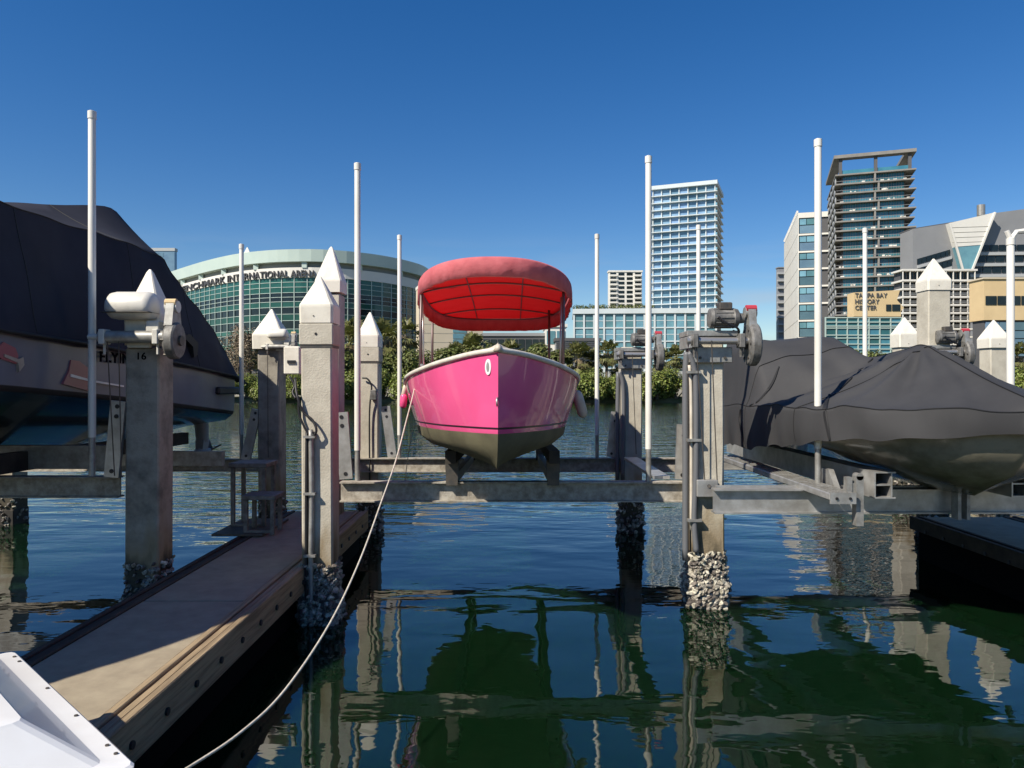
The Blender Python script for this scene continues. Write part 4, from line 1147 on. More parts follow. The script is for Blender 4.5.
def bracket(root, a, b, wd=.13, th=.04):
    q = MB(); q.beam(a, b, wd, th, up=Vector((0, -1, 0))); o = q.build('guide_bracket', M['alu'], root)
    a, b = Vector(a), Vector(b)
    q = MB()
    for t_ in (.08, .8, .93):
        p = a.lerp(b, t_); q.tube([(p.x, p.y - th / 2 - .005, p.z), (p.x, p.y, p.z)], .02, 8)
    q.build('bolt', M['rubber'], o)
    return o
# centre lift
cl = thing('boat_lift', 'crusted steel cradle lift carrying the pink boat', 'boat lift', (0, 8.8, 1.0), 'cradle boat lifts')
ibeam(cl, X(338.5, 7.1), X(690, 7.05), 7.14, 1.152, .195)
ibeam(cl, X(345, 10.5), X(690, 10.5), 10.5, 1.045, .20)
for x in (-.58, .40):
    q = MB(); q.beam((x, 7.27, 1.16), (x, 10.5, 1.05), .07, .10); q.build('bunk_rail', M['darksteel'], cl)
for x in (-.58, .40):
    q = MB(); q.prismx([(6.95, 1.47), (10.4, 1.36), (10.4, 1.25), (6.95, 1.35)], x - .05, x + .05); q.build('bunk', M['darkwood'], cl)
    for yy, zz in ((7.14, 1.153), (10.5, 1.046)):
        q = MB(); q.prism([(x - .055, zz - .03), (x + .055, zz - .03), (x + .065, 1.36), (x - .065, 1.36)], yy - .02, yy + .12); q.build('bunk_bracket', M['darksteel'], cl)
for px, Y, yt, yb in ((357.5, 7.25, 163, 485), (648.5, 7.2, 156, 484), (399.5, 10.55, 235, 459), (597, 10.55, 234, 459)):
    pole(cl, px, Y, yt, yb, .031)
bracket(cl, (X(346, 7.3), 7.32, 1.16), (X(341, 7.3), 7.32, 1.82)); bracket(cl, (X(391, 10.5), 10.62, 1.05), (X(384, 10.5), 10.62, 1.78))
bracket(cl, (X(612, 10.5), 10.62, 1.05), (X(617, 10.5), 10.62, 1.7)); bracket(cl, (X(684, 7.2), 7.3, 1.16), (X(686, 7.2), 7.3, 1.7))
q = MB(); q.box(X(655, 7.2), X(672, 7.2), 7.3, 9.2, 1.16, 1.19); q.build('catwalk', M['alu'], cl)
# left lift
ll = thing('boat_lift', 'steel cradle lift under the navy covered boat', 'boat lift', (-4.5, 8.4, 1.0), 'cradle boat lifts')
ibeam(ll, -7.4, X(117, 6.6), 6.6, 1.27, .19)
ibeam(ll, -7.4, X(262, 10.2), 10.2, 1.06, .17)
q = MB(); q.box(-7.2, X(110, 7.0), 6.95, 7.05, 1.30, 1.52); q.build('cradle_beam', M['galv'], ll)
q = MB(); q.box(-7.2, X(225, 9.4), 9.3, 9.4, 1.07, 1.25); q.build('cradle_beam', M['galv'], ll)
for x in (-5.8, -4.6):
    q = MB(); q.prismx([(4.4, 1.50), (10.4, 1.42), (10.4, 1.26), (4.4, 1.31)], x - .05, x + .05); q.build('bunk', M['darkwood'], ll)
pole(ll, 92, 6.5, 111, 476, .032); pole(ll, 241.5, 10.3, 244, 459, .031)
bracket(ll, (X(111, 6.5), 6.52, 1.28), (X(119, 6.5), 6.50, 1.95)); bracket(ll, (X(247, 10.2), 10.15, 1.06), (X(258, 10.2), 10.15, 1.75))
# right lift
rl = thing('boat_lift', 'aluminium cradle lift under the charcoal covered boat', 'boat lift', (3.5, 8.3, 1.0), 'cradle boat lifts')
ibeam(rl, X(714, 6.65), 6.2, 6.62, Z(489.5, 6.62), .22, name='cross_beam', m=M['alu'])
q = MB(); q.box(X(712, 6.9), 6.2, 6.76, 6.80, Z(489.5, 6.62) - .01, Z(489.5, 6.62) + .015); q.build('beam_lip', M['alu'], rl)
ibeam(rl, X(690, 10.3), 6.3, 10.3, 1.1, .2, m=M['alu'])
def channel(x, y0, y1, z0, z1, nm):
    q = MB(); q.box(x - .09, x + .09, y0, y1, z1 - .012, z1); q.box(x - .09, x + .09, y0, y1, z0, z0 + .012)
    q.box(x - .09, x - .078, y0, y1, z0 + .012, z1 - .012); q.box(x + .05, x + .062, y0, y1, z0 + .012, z1 - .012); q.box(x - .078, x + .05, y0 + .01, y1, (z0 + z1) / 2 - .006, (z0 + z1) / 2 + .006)
    q.build(nm, M['alu'], rl)
channel(3.14, 6.22, 10.5, 1.135, 1.36, 'bunk_beam'); channel(4.35, 6.3, 10.5, 1.135, 1.36, 'bunk_beam')
q = MB(); q.cbox(2.60, 2.81, 6.05, 9.3, 1.145, 1.205, .008); q.build('catwalk', M['alu'], rl)
q = MB()
for k in range(4): q.box(2.615 + k * .05, 2.645 + k * .05, 6.06, 9.28, 1.2055, 1.211)
q.build('catwalk_tread', M['galv'], rl)
q = MB(); q.box(2.60, 2.81, 6.03, 6.048, 1.12, 1.212); q.build('end_plate', M['alu'], rl)
q = MB(); q.tube([(2.65, 6.02, 1.165), (2.65, 6.05, 1.165)], .012, 8); q.tube([(2.76, 6.02, 1.165), (2.76, 6.05, 1.165)], .012, 8); q.build('bolt', M['rubber'], rl)
# upright bracket with rounded lugs at the beam
q = MB(); bxx = X(859, 6.1)
q.box(bxx - .03, bxx + .03, 6.08, 6.16, .93, 1.34); q.box(bxx - .10, bxx - .055, 6.10, 6.16, 1.16, 1.33); q.box(bxx - .054, bxx - .031, 6.11, 6.15, 1.2, 1.28)
q.tube([(bxx, 6.08, 1.335), (bxx, 6.16, 1.335)], .03, 12); q.build('upright_bracket', M['galv'], rl)
for px in (958, 967):
    q = MB(); q.box(X(px, 6.5), X(px, 6.5) + .03, 6.5, 6.6, Z(520, 6.5), Z(486, 6.5)); q.build('hanger', M['galv'], rl)
q = MB(); q.prismx([(6.5, 1.15), (6.8, 1.15), (6.8, 1.33), (6.66, 1.33)], 2.85, 2.9); q.build('gusset', M['alu'], rl)
q = MB(); q.cbox(X(697, 6.85), X(718, 6.85), 6.84, 6.925, Z(497, 6.85), Z(480, 6.85), .006); q.build('cable_shoe', M['alu'], rl)
q = MB(); q.tube([P(709, 486, 6.835), P(709, 486, 6.85)], .018, 10); q.build('bolt', M['darksteel'], rl)
for px, Y, yt, yb, f_ in ((818, 6.68, 139, 486, 0), (698.5, 10.6, 225, 460, 0), (865, 10.6, 228, 460, 0), (1010.5, 7.3, 238, 486, 1)):
    pole(rl, px, Y, yt, yb, .032 if not f_ else .036, bool(f_))

# ------------------------------------------------------------------ hull builder
def hull(rows, n, xc, mats, bands, yaw=0.0, name='hull', parent=None, smooth=True, transom=True):
    """rows: (half breadth(t), height(t), y start, y end) from sheer to keel; bands: material index between rows"""
    q = MB(); q.open = False
    ring_ = []
    for i in range(n + 1):
        t_ = i / n
        t_ = t_ ** 1.5
        pr = []
        for b, z, y0, y1 in rows: pr.append((b(t_), lerp(y0, y1, t_), z(t_)))
        ring_.append(pr)
    R_ = len(rows)
    vs = []; idx = {}
    for i, pr in enumerate(ring_):
        for sgn in (-1, 1):
            for j, (b, y, z) in enumerate(pr):
                if j == R_ - 1 and sgn == 1: idx[(i, 1, j)] = idx[(i, -1, j)]; continue
                if i == 0 and b < 1e-5 and sgn == 1: idx[(i, 1, j)] = idx[(i, -1, j)]; continue
                x = xc + sgn * b + (y - rows[0][2]) * yaw
                idx[(i, sgn, j)] = len(vs); vs.append((x, y, z))
    fs, ms = [], []
    for i in range(n):
        for sgn in (-1, 1):
            for j in range(R_ - 1):
                f = [idx[(i, sgn, j)], idx[(i + 1, sgn, j)], idx[(i + 1, sgn, j + 1)], idx[(i, sgn, j + 1)]]
                if sgn == 1: f.reverse()
                g = []
                for k in f:
                    if k not in g: g.append(k)
                if len(g) > 2: fs.append(tuple(g)); ms.append(bands[j])
    if transom:
        f = [idx[(n, -1, j)] for j in range(R_)] + [idx[(n, 1, j)] for j in range(R_ - 2, -1, -1)]
        fs.append(tuple(f)); ms.append(bands[0])
    q.v = vs; q.f = fs; q.m = ms
    return q.build(name, mats, parent, smooth=smooth, angle=38)

# ------------------------------------------------------------------ the pink boat
pb = thing('pink_boat', 'pink electric cruising boat with red surrey canopy raised on the centre lift', 'boat', (-.15, 7.8, 1.25))
XC, YW = -.103, -.055
bsh = [(0, 0.0), (0.03, 0.153), (0.08, 0.339), (0.15, 0.549), (0.3, 0.808), (0.45, 0.904), (0.6, 0.921), (0.8, 0.886), (1, 0.779)]
sheer = lambda t: curve([(0, 2.354), (0.05, 2.325), (0.15, 2.256), (0.3, 2.178), (0.45, 2.1), (0.6, 2.051), (0.8, 2.018), (1, 2.034)], t)
b0_ = lambda t: max(curve(bsh, t), 0) * .968
b1_ = lambda t: b0_(t) * (.93 + .05 * t)
b2_ = lambda t: b0_(t) * (.86 + .08 * t)
b25 = lambda t: b0_(t) * (.85 + .08 * t)
b3_ = lambda t: b0_(t) * (.82 + .08 * t)
b4_ = lambda t: b0_(t) * (.70 + .08 * t)
b5_ = lambda t: b0_(t) * (.34 + .05 * t)
Y0, Y1 = 5.50, 10.2
mid = lambda k: (lambda t: lerp(1.768, sheer(t), k))
rows = [(b0_, sheer, Y0, Y1), (lambda t: b0_(t) * .985, mid(.72), Y0 + .006, Y1), (b1_, mid(.4), Y0 + .016, Y1),
        (b2_, lambda t: lerp(1.772, 1.706, t), Y0 + .04, Y1), (b25, lambda t: lerp(1.756, 1.69, t), Y0 + .044, Y1), (lambda t: b25(t) * .995, lambda t: lerp(1.737, 1.671, t), Y0 + .049, Y1), (lambda t: b25(t) * .985, lambda t: lerp(1.723, 1.657, t), Y0 + .053, Y1),
        (b3_, lambda t: lerp(1.633, 1.567, t), Y0 + .1, Y1), (b4_, lambda t: lerp(1.559, 1.469, t), Y0 + .16, Y1), (b5_, lambda t: lerp(1.477, 1.362, t), Y0 + .26, Y1), (lambda t: 0.0, lambda t: curve([(0, 1.411), (.1, 1.395), (.5, 1.32), (1, 1.22)], t), Y0 + .41, Y1)]
hull(rows, 44, XC, [M['pink'], M['stripe'], M['antifoul']], [0, 0, 0, 1, 0, 0, 2, 2, 2, 2], YW, 'hull', pb)
def sheer_pt(t, sgn, off=0.0, dz=0.0):
    y = lerp(Y0, Y1, t)
    return Vector((XC + sgn * (b0_(t) + off) + (y - Y0) * YW, y, sheer(t) + dz))
ts = [(i / 40) ** 1.5 for i in range(41)]
path = [sheer_pt(t, -1, .006) for t in reversed(ts[1:])] + [Vector((XC, Y0 - .014, sheer(0) + .006))] + [sheer_pt(t, 1, .006) for t in ts[1:]]
q = MB(); q.tube(path, .0215, 10); q.build('rub_rail', M['rail'], pb, smooth=True)
q = MB(); q.tube([(XC, Y0 - .012, 2.345), (XC, Y0 - .008, 2.395)], [.038, .013], 10); q.build('bow_cap', M['cream'], pb, smooth=True)
# deck with cockpit opening
q = MB(); q.open = True
for i in range(40):
    ta, tb = ts[i], ts[i + 1]
    for sgn in (-1, 1):
        if ta < .30:
            a, b = sheer_pt(ta, sgn, -.008, .012), sheer_pt(tb, sgn, -.008, .012); c = Vector((XC + (b.y - Y0) * YW, b.y, b.z + .05)); d = Vector((XC + (a.y - Y0) * YW, a.y, a.z + .05))
        else:
            a, b = sheer_pt(ta, sgn, -.008, .012), sheer_pt(tb, sgn, -.008, .012); c, d = sheer_pt(tb, sgn, -.15, .02), sheer_pt(ta, sgn, -.15, .02)
        q.add([a, b, c, d] if sgn < 0 else [d, c, b, a], [(0, 1, 2, 3)])
q.build('deck', M['cream'], pb, smooth=True)
q = MB(); q.box(XC - .65, XC + .5, 7.0, 10.1, 1.72, 1.75); q.build('cockpit_floor', M['cream'], pb)
q = MB(); q.cbox(XC - .76, XC - .42, 7.1, 9.6, 1.75, 2.10, .04); q.build('bench', M['pink'], pb)
q = MB(); q.cbox(XC + .25, XC + .6, 7.1, 9.6, 1.75, 2.08, .04); q.build('bench', M['cream'], pb)
q = MB(); q.cbox(XC - .80, XC - .55, 7.15, 7.5, 2.10, 2.245, .04); q.build('cushion', M['pink'], pb)
q = MB(); q.cbox(XC + .45, XC + .66, 7.5, 7.8, 2.08, 2.28, .02); q.build('console', M['gel'], pb)
# oval badge and towing eye on the bow
def bow_pt(px, py):
    # a point on the port bow
    best = None
    for i in range(200):
        t = (i / 200) ** 1.5 * .3
        y = lerp(Y0 + .01, Y1, t); zz = Z(py, y)
        k_ = (zz - 1.768) / (sheer(t) - 1.768); fac = 1.0 if k_ > .72 else lerp(.93, 1, max(k_, 0) / .72)
        x = XC - b0_(t) * fac + (y - Y0) * YW
        d = abs(512 + x / y * F - px)
        if best is None or d < best[0]: best = (d, Vector((x, y, zz)))
    return best[1]
pa, pc = bow_pt(485, 366), bow_pt(492, 366)
tv = (pc - pa).normalized(); nv = Vector((tv.y, -tv.x, 0)).normalized()
if nv.y > 0: nv = -nv
ctr = bow_pt(488.5, 367)
q = MB()
for off, rx, rz in ((.004, .030, .060),):
    ring1 = [ctr + tv * math.cos(a) * rx + Vector((0, 0, 1)) * math.sin(a) * rz - nv * .014 for a in [i * math.pi / 12 for i in range(24)]]
    ring2 = [p + nv * .024 for p in ring1]
    q.loft([ring1, ring2])
bd = q.build('badge', M['gel'], pb, smooth=True, angle=40)
q = MB(); ring1 = [ctr + tv * math.cos(a) * .015 + Vector((0, 0, 1)) * math.sin(a) * .037 + nv * .007 for a in [i * math.pi / 12 for i in range(24)]]
q.loft([ring1, [p + nv * .005 for p in ring1]]); q.build('badge_mark', M['alu'], bd)
q = MB(); q.tube(spline([(XC - .009, Y0 + .015, 1.998), (XC - .009, Y0 - .028, 1.986), (XC - .009, Y0 - .032, 1.952), (XC - .009, Y0 + .015, 1.936)], 5), .007, 8); q.build('tow_eye', M['tube'], pb)
# canopy
CX, CY0, CY1 = -.176, 6.6, 10.0
def can_w(t):  # half width along the canopy
    s_ = 2 * t - 1
    return .800 * (max(1 - abs(s_) ** 2.9, 0)) ** (1 / 2.5)
def can_z(t, v):
    x_ = v * can_w(t) / .800
    return lerp(3.175, 2.935, t) + .055 * (1 - x_ * x_) + .05 * math.sin(math.pi * min(max(t, 0), 1)) * (1 - v * v)
q = MB(); q.open = True
NT, NV = 40, 24
def cx_t(t): return CX + (t - .2) * .0
tl = [0.5 - .5 * math.cos(math.pi * i / NT) for i in range(NT + 1)]
rings = []
for t_ in tl:
    y = lerp(CY0, CY1, t_)
    rings.append([(cx_t(t_) + can_w(t_) * v, y, can_z(t_, v)) for v in [2 * j / NV - 1 for j in range(NV + 1)]])
vs = [p for r in rings for p in r]; fs = []
for i in range(NT):
    for j in range(NV):
        a = i * (NV + 1) + j; fs.append((a, a + 1, a + NV + 2, a + NV + 1))
q.add(vs, fs); cn = q.build('canopy', M['canvas_red'], pb, smooth=True)
sm = cn.modifiers.new('thick', 'SOLIDIFY'); sm.thickness = .004
# valance hanging round the edge
edge = [(t_, -1) for t_ in tl] + [(t_, 1) for t_ in reversed(tl)]
rr = random.Random(5)
q = MB(); q.open = True
rings = []
NE = 150
for i in range(NE):
    a = 2 * math.pi * i / NE
    s_ = -math.cos(a)
    t_ = (s_ + 1) / 2
    # angle walk round the outline
    yv = math.copysign(abs(math.cos(a)) ** .9, -math.cos(a)); t_ = (yv + 1) / 2
    wv = can_w(t_) * (1 if math.sin(a) > 0 else -1)
    v = math.copysign(1, math.sin(a))
    y = lerp(CY0, CY1, t_)
    p = Vector((CX + wv, y, can_z(t_, 1)))
    nn = Vector((wv * 1.0, (t_ - .5) * 2.2, 0)).normalized()
    rip = .007 * math.sin(i * .8 + 2 * math.sin(i * .23)) + rr.uniform(-.009, .009)
    dz_ = .165 + rr.uniform(-.003, .003)
    rings.append([p + Vector((0, 0, .006)), p + nn * .012 + Vector((0, 0, -.01)), p + nn * (.015 + rip * .5) + Vector((0, 0, -.05)), p + nn * (.016 + rip) + Vector((0, 0, -dz_)), p + nn * (.0 + rip) + Vector((0, 0, -dz_ - .004))])
q.loft([[r[k] for r in rings] for k in range(5)], closed=True, caps=False)
vl = q.build('valance', M['canvas_pink'], pb, smooth=True)
sm = vl.modifiers.new('thick', 'SOLIDIFY'); sm.thickness = .004
# canopy bows and posts
for t_ in (.08, .2, .36, .56, .8):
    q = MB(); y = lerp(CY0, CY1, t_)
    q.tube([(CX + can_w(t_) * v * .97, y, can_z(t_, v) - .02) for v in [k / 8 - 1 for k in range(17)]], .009, 8); q.build('canopy_bow', M['frame'], pb, smooth=True)
for v in (-.38, .38):
    q = MB(); q.tube([(CX + v * .76, lerp(CY0, CY1, t_), can_z(t_, v * .76 / can_w(t_)) - .017) for t_ in [.035 + .93 * k / 16 for k in range(17)]], .007, 8); q.build('canopy_batten', M['frame'], pb, smooth=True)
q = MB(); q.tube([(CX + math.copysign(can_w((math.copysign(abs(math.cos(a)) ** .9, -math.cos(a)) + 1) / 2), math.sin(a)) * .985, lerp(CY0, CY1, (math.copysign(abs(math.cos(a)) ** .9, -math.cos(a)) + 1) / 2), can_z((math.copysign(abs(math.cos(a)) ** .9, -math.cos(a)) + 1) / 2, 1) - .014) for a in [i * 2 * math.pi / 80 for i in range(81)]], .009, 8)
q.build('canopy_hoop', M['frame'], pb, smooth=True)
for pxb, pxt, Y, top in ((420, 421.5, 7.2, 286), (563, 563.5, 7.2, 286), (432, 432.5, 9.2, 312), (549.5, 549, 9.2, 312)):
    q = MB(); q.tube([(X(pxb, Y), Y, 2.04), (X(pxt, Y), Y, Z(top, Y) + .03)], .0155, 10); q.build('canopy_post', M['frame'], pb, smooth=True)
for pxb, pxt, Y, top in ((424, 422.5, 7.45, 300), (560, 561, 7.45, 300)):
    q = MB(); q.tube([(X(pxb, Y), Y, 2.04), (X(pxt, Y), Y, Z(top, Y) + .03)], .009, 8); q.build('canopy_post', M['tube'], pb, smooth=True)
# boarding cleats
for sgn in (-1, 1):
    c = sheer_pt(.24, sgn, -.06, .03); q = MB(); q.tube([c + Vector((0, -.07, .03)), c + Vector((0, .07, .03))], .012, 8); q.box(c.x - .012, c.x + .012, c.y - .03, c.y + .03, c.z - .02, c.z + .03); q.build('cleat', M['tube'], pb)
# fenders hang off the boat on cords: things of their own
def fender(label, px, py, Y, m, ln, r, dx=0.0):
    root = thing('boat_fender', label, 'fender', tuple(P(px, py, Y)), 'fenders at the sides of the pink boat')
    c = P(px, py, Y); d = Vector((dx, .05, -1)).normalized()
    pr = [(-.52, .3), (-.47, .7), (-.36, 1), (0, 1.04), (.36, 1), (.47, .7), (.52, .3)]
    q = MB(); q.tube([c + d * (t_ * ln) for t_, _ in pr], [r * k for _, k in pr], 14); q.build('body', m, root, smooth=True)
    q = MB(); q.tube([c - d * ln * .5, Vector((c.x + (.05 if dx < 0 else -.05), c.y, c.z + ln * .5 + .07))], .006, 6); q.build('cord', M['rope'], root)
fender('small pink fender hanging at the left shoulder of the pink boat', 403.5, 401, 7.5, M['pink'], .14, .036, -.1)
fender('pale grey fender hanging over the right side of the pink boat', 580, 404, 7.6, M['cream'], .28, .052, .3)
fender('slim white fender tucked above the small pink one', 404.5, 391, 7.5, M['cream'], .14, .025, -.25)

# ------------------------------------------------------------------ navy covered boat
nb_ = thing('navy_covered_boat', 'large grey hulled boat under a navy cover on the left lift', 'boat', (-5.2, 7, 1.3))
xs = -3.9; XN = -5.25
def nbw(k): return lambda t: (xs_half(t)) * k
def xs_half(t): return curve([(0, .0), (.06, .45), (.14, .95), (.22, 1.25), (.3, 1.35), (.5, 1.35), (.8, 1.35), (1, 1.33)], t)
NY0, NY1 = 1.5, 10.45
yt = lambda y: (y - NY0) / (NY1 - NY0)
sh_n = lambda t: linc([(0, 2.95), (yt(5.6), 2.52), (yt(7), 2.47), (yt(8.6), 2.35), (1, 2.2)], t)
ch_n = lambda t: linc([(0, 2.5), (yt(4.2), 2.12), (yt(5.6), 2.06), (yt(7.4), 1.94), (1, 1.69)], t)
rows = [(nbw(1), sh_n, NY0, NY1), (nbw(.999), lambda t: lerp(sh_n(t), ch_n(t), .5), NY0 + .1, NY1), (nbw(.99), lambda t: ch_n(t) + .03, NY0 + .3, NY1), (nbw(.985), ch_n, NY0 + .3, NY1),
        (nbw(.975), lambda t: ch_n(t) - .02, NY0 + .33, NY1), (nbw(.90), lambda t: ch_n(t) - .10, NY0 + .5, NY1), (nbw(.5), lambda t: lerp(ch_n(t), 1.36, .55) , NY0 + .9, NY1), (lambda t: 0.0, lambda t: curve([(0, 1.9), (.15, 1.5), (.4, 1.40), (1, 1.33)], t), NY0 + 1.2, NY1)]
hull(rows, 60, XN, [M['greyhull'], M['strap'], M['tealhull']], [0, 0, 1, 1, 2, 2, 2], 0, 'hull', nb_)
# cover
def navy_cover():
    q = MB(); q.open = True
    ys = [1.55 + i * (11.25 - 1.55) / 100 for i in range(101)]
    rr = random.Random(9)
    hem = lambda y: linc([(1.7, 2.9), (5.6, 2.51), (7, 2.46), (8.6, 2.34), (10.5, 2.2), (11.25, 2.12)], y)
    shd = lambda y: linc([(1.55, 2.9), (2.35, 3.2), (3.3, 3.5), (5.9, 3.53), (7.1, 3.57), (8.6, 3.57), (9.15, 3.25), (9.95, 2.85), (10.8, 2.36), (11.25, 2.16)], y)
    rdg = lambda y: linc([(1.55, 2.95), (4.5, 3.55), (6.6, 3.72), (7.8, 4.0), (8.5, 4.13), (8.65, 4.10), (9.3, 3.52), (10.9, 2.40), (11.25, 2.2)], y)
    rx = lambda y: linc([(1.7, -5.25), (6.6, -5.15), (8.6, -4.62), (11.25, -4.9)], y)
    hw = lambda y: linc([(1.55, .1), (1.85, .45), (2.45, .95), (3.15, 1.3), (3.5, 1.38), (10.5, 1.38), (11.25, 1.2)], y)
    rings = []
    for y in ys:
        h = hw(y); prof = []
        xr_h, xr_s = XN + h, XN + h * .86 + (0 if y < 9 else 0)
        xl_h, xl_s = XN - h, XN - h * .86
        pts_ = [(xr_h + .01, hem(y) - .008), (xr_h + .012, hem(y)), (lerp(xr_h, xr_s, .5) , lerp(hem(y), shd(y), .5)), (xr_s, shd(y)), (rx(y), rdg(y)), (xl_s, shd(y)), (xl_h, hem(y)), (xl_h - .01, hem(y) - .008)]
        for a, b in zip(pts_, pts_[1:]):
            for k in range(6):
                u = k / 6; x_ = lerp(a[0], b[0], u); z_ = lerp(a[1], b[1], u)
                # cloth sags between supports
                sag = .035 * math.sin(math.pi * u) if b[0] < xr_s + .01 and a[0] <= xr_s + .01 else .02 * math.sin(math.pi * u)
                wr = .010 * math.sin(y * 3.1 + x_ * 4.0) + .006 * math.sin(y * 9.0 - z_ * 7)
                prof.append((x_ + wr, y, z_ - sag + wr * .8))
        prof.append((pts_[-1][0], y, pts_[-1][1]))
        rings.append(prof)
    q.loft(rings, closed=False, caps=False)
    o = q.build('cover', M['navycover'], nb_, smooth=True, angle=50)
    for i in (46, 64, 78):
        sq = MB(); sq.tube([Vector(p) + Vector((.006, 0, .004)) for p in rings[i][1:-1]], .005, 5); sq.build('seam', M['strap'], o)
    sq = MB(); sq.tube([Vector(r[18]) + Vector((.006, 0, .005)) for r in rings[1:-1]], .006, 5); sq.build('seam', M['strap'], o)
    m_ = o.modifiers.new('thick', 'SOLIDIFY'); m_.thickness = .006
    return o
nc = navy_cover()
# hem line of the cover
q = MB(); q.open = False
q.tube([(XN + linc([(2.2, .55), (3, .95), (4.2, 1.28), (5.2, 1.38), (10.5, 1.38)], y) + .018, y, linc([(1.7, 2.9), (5.6, 2.51), (7, 2.46), (8.6, 2.34), (10.5, 2.2)], y) - .006) for y in [2.4 + i * .27 for i in range(31)]], .018, 8)
q.build('hem_rope', M['strap'], nc)
q = MB(); q.prismx([(8.62, 2.66), (8.8, 2.70), (9.05, 2.60), (9.02, 2.45), (8.93, 2.42), (8.9, 2.55)], xs + .0, xs + .06); q.build('vent_flap', M['strap'], nc)
yt_ = lambda px: 3.9 * F / (512 - px)
text_mb('FLYIN', 1.0, .003, lambda u, v, d: (-3.875 + d, lerp(yt_(97), yt_(127.5), u), lerp(Z(361.3, yt_(97)), Z(363.6, yt_(127)), u) + v * .135), .035).build('lettering', M['black'], nb_)
def decal(pl, name, m, dx=.006):
    q = MB(); pts_ = []
    for a, b in pl: y = yt_(a); pts_.append((y, Z(b, y)))
    q.prismx(pts_, -3.9 - .012, -3.9 + dx + .006); return q.build(name, m, nb_)
decal([(62, 384), (88, 391), (93, 391), (87, 368), (78, 361), (70, 360), (68, 371)], 'graphic', M['graphic'])
decal([(0, 359), (15, 364), (17, 356), (14, 348), (2, 342), (-6, 350)], 'graphic', M['graphic'])
decal([(69, 374), (90, 380), (122, 385.5), (122, 387), (90, 382), (69, 377)], 'graphic_stripe', M['gel'], .014)
decal([(2, 354), (16, 359), (21, 357), (22, 365), (17, 372), (16, 363), (2, 357)], 'graphic_stripe', M['alu'], .014)
q = MB(); q.cbox(-3.93, -3.855, 9.75, 10.5, 1.96, 2.06, .02); q.build('rub_strake', M['rubber'], nb_)
for dx_ in (-.0, -1.15):
    x = -4.44 + dx_
    q = MB()
    q.tube([(x, 10.55, 1.62), (x, 10.6, 1.28)], [.10, .085], 12)
    q.loft([[(x - .06, 10.5, 1.30), (x + .06, 10.5, 1.30), (x + .06, 10.72, 1.30), (x - .06, 10.72, 1.30)], [(x - .05, 10.48, 1.16), (x + .05, 10.48, 1.16), (x + .05, 10.66, 1.16), (x - .05, 10.66, 1.16)]])
    q.tube([(x - .02, 10.35, 1.12), (x, 10.45, 1.12), (x, 10.7, 1.12), (x, 10.85, 1.13)], [.02, .07, .07, .03], 12)
    sd = q.build('stern_drive', M['grayclad'], nb_, smooth=True, angle=40)
    q = MB()
    for k in range(4):
        a = k * math.pi / 2 + .5; q.beam((x, 10.88, 1.13), (x + math.cos(a) * .16, 10.90 + .03, 1.13 + math.sin(a) * .16), .09, .02)
    q.build('propeller', M['darksteel'], sd)

# ------------------------------------------------------------------ charcoal covered boat
gb = thing('charcoal_covered_boat', 'boat with olive hull under a creased charcoal cover on the right lift', 'boat', (3.6, 8, 1.2))
GX, GY0, GY1 = 3.85, 5.45, 9.3
ghw = lambda t: 1.24 * max(curve([(0, 0), (.03, .28), (.08, .50), (.16, .70), (.3, .90), (.45, 1.0), (1, 1.0)], t), 0)
grow = [(lambda t: ghw(t), lambda t: linc([(0, 1.88), (1, 1.8)], t), GY0, GY1), (lambda t: ghw(t) * .97, lambda t: linc([(0, 1.69), (1, 1.62)], t), GY0 + .02, GY1), (lambda t: ghw(t) * lerp(.95, .84, min(t * 2, 1)), lambda t: linc([(0, 1.57), (1, 1.54)], t), GY0 + .08, GY1),
        (lambda t: ghw(t) * lerp(.84, .56, min(t * 2, 1)), lambda t: lerp(1.39, 1.46, min(t * 2, 1)), GY0 + .25, GY1), (lambda t: ghw(t) * lerp(.5, .3, min(t * 2, 1)), lambda t: 1.27, GY0 + .5, GY1), (lambda t: 0.0, lambda t: curve([(0, 1.17), (.2, 1.14), (1, 1.14)], t), GY0 + .7, GY1)]
hull(grow, 40, GX, [M['olivehull']], [0] * 5, 0, 'hull', gb)
PK = Vector((3.85, 6.95, 0))
def cover_z(x, y):
    t = (y - GY0) / (GY1 - GY0); h = max(ghw(min(max(t, 0), 1)) + .05, .06)
    v = min(abs(x - GX) / h, 1)
    g = lerp(1.90, 1.84, t)
    ridge = curve([(5.4, 1.95), (6.0, 2.14), (6.6, 2.36), (6.95, 2.465), (7.3, 2.40), (7.9, 2.36), (8.5, 2.40), (9.4, 2.42)], y)
    return g, ridge, v
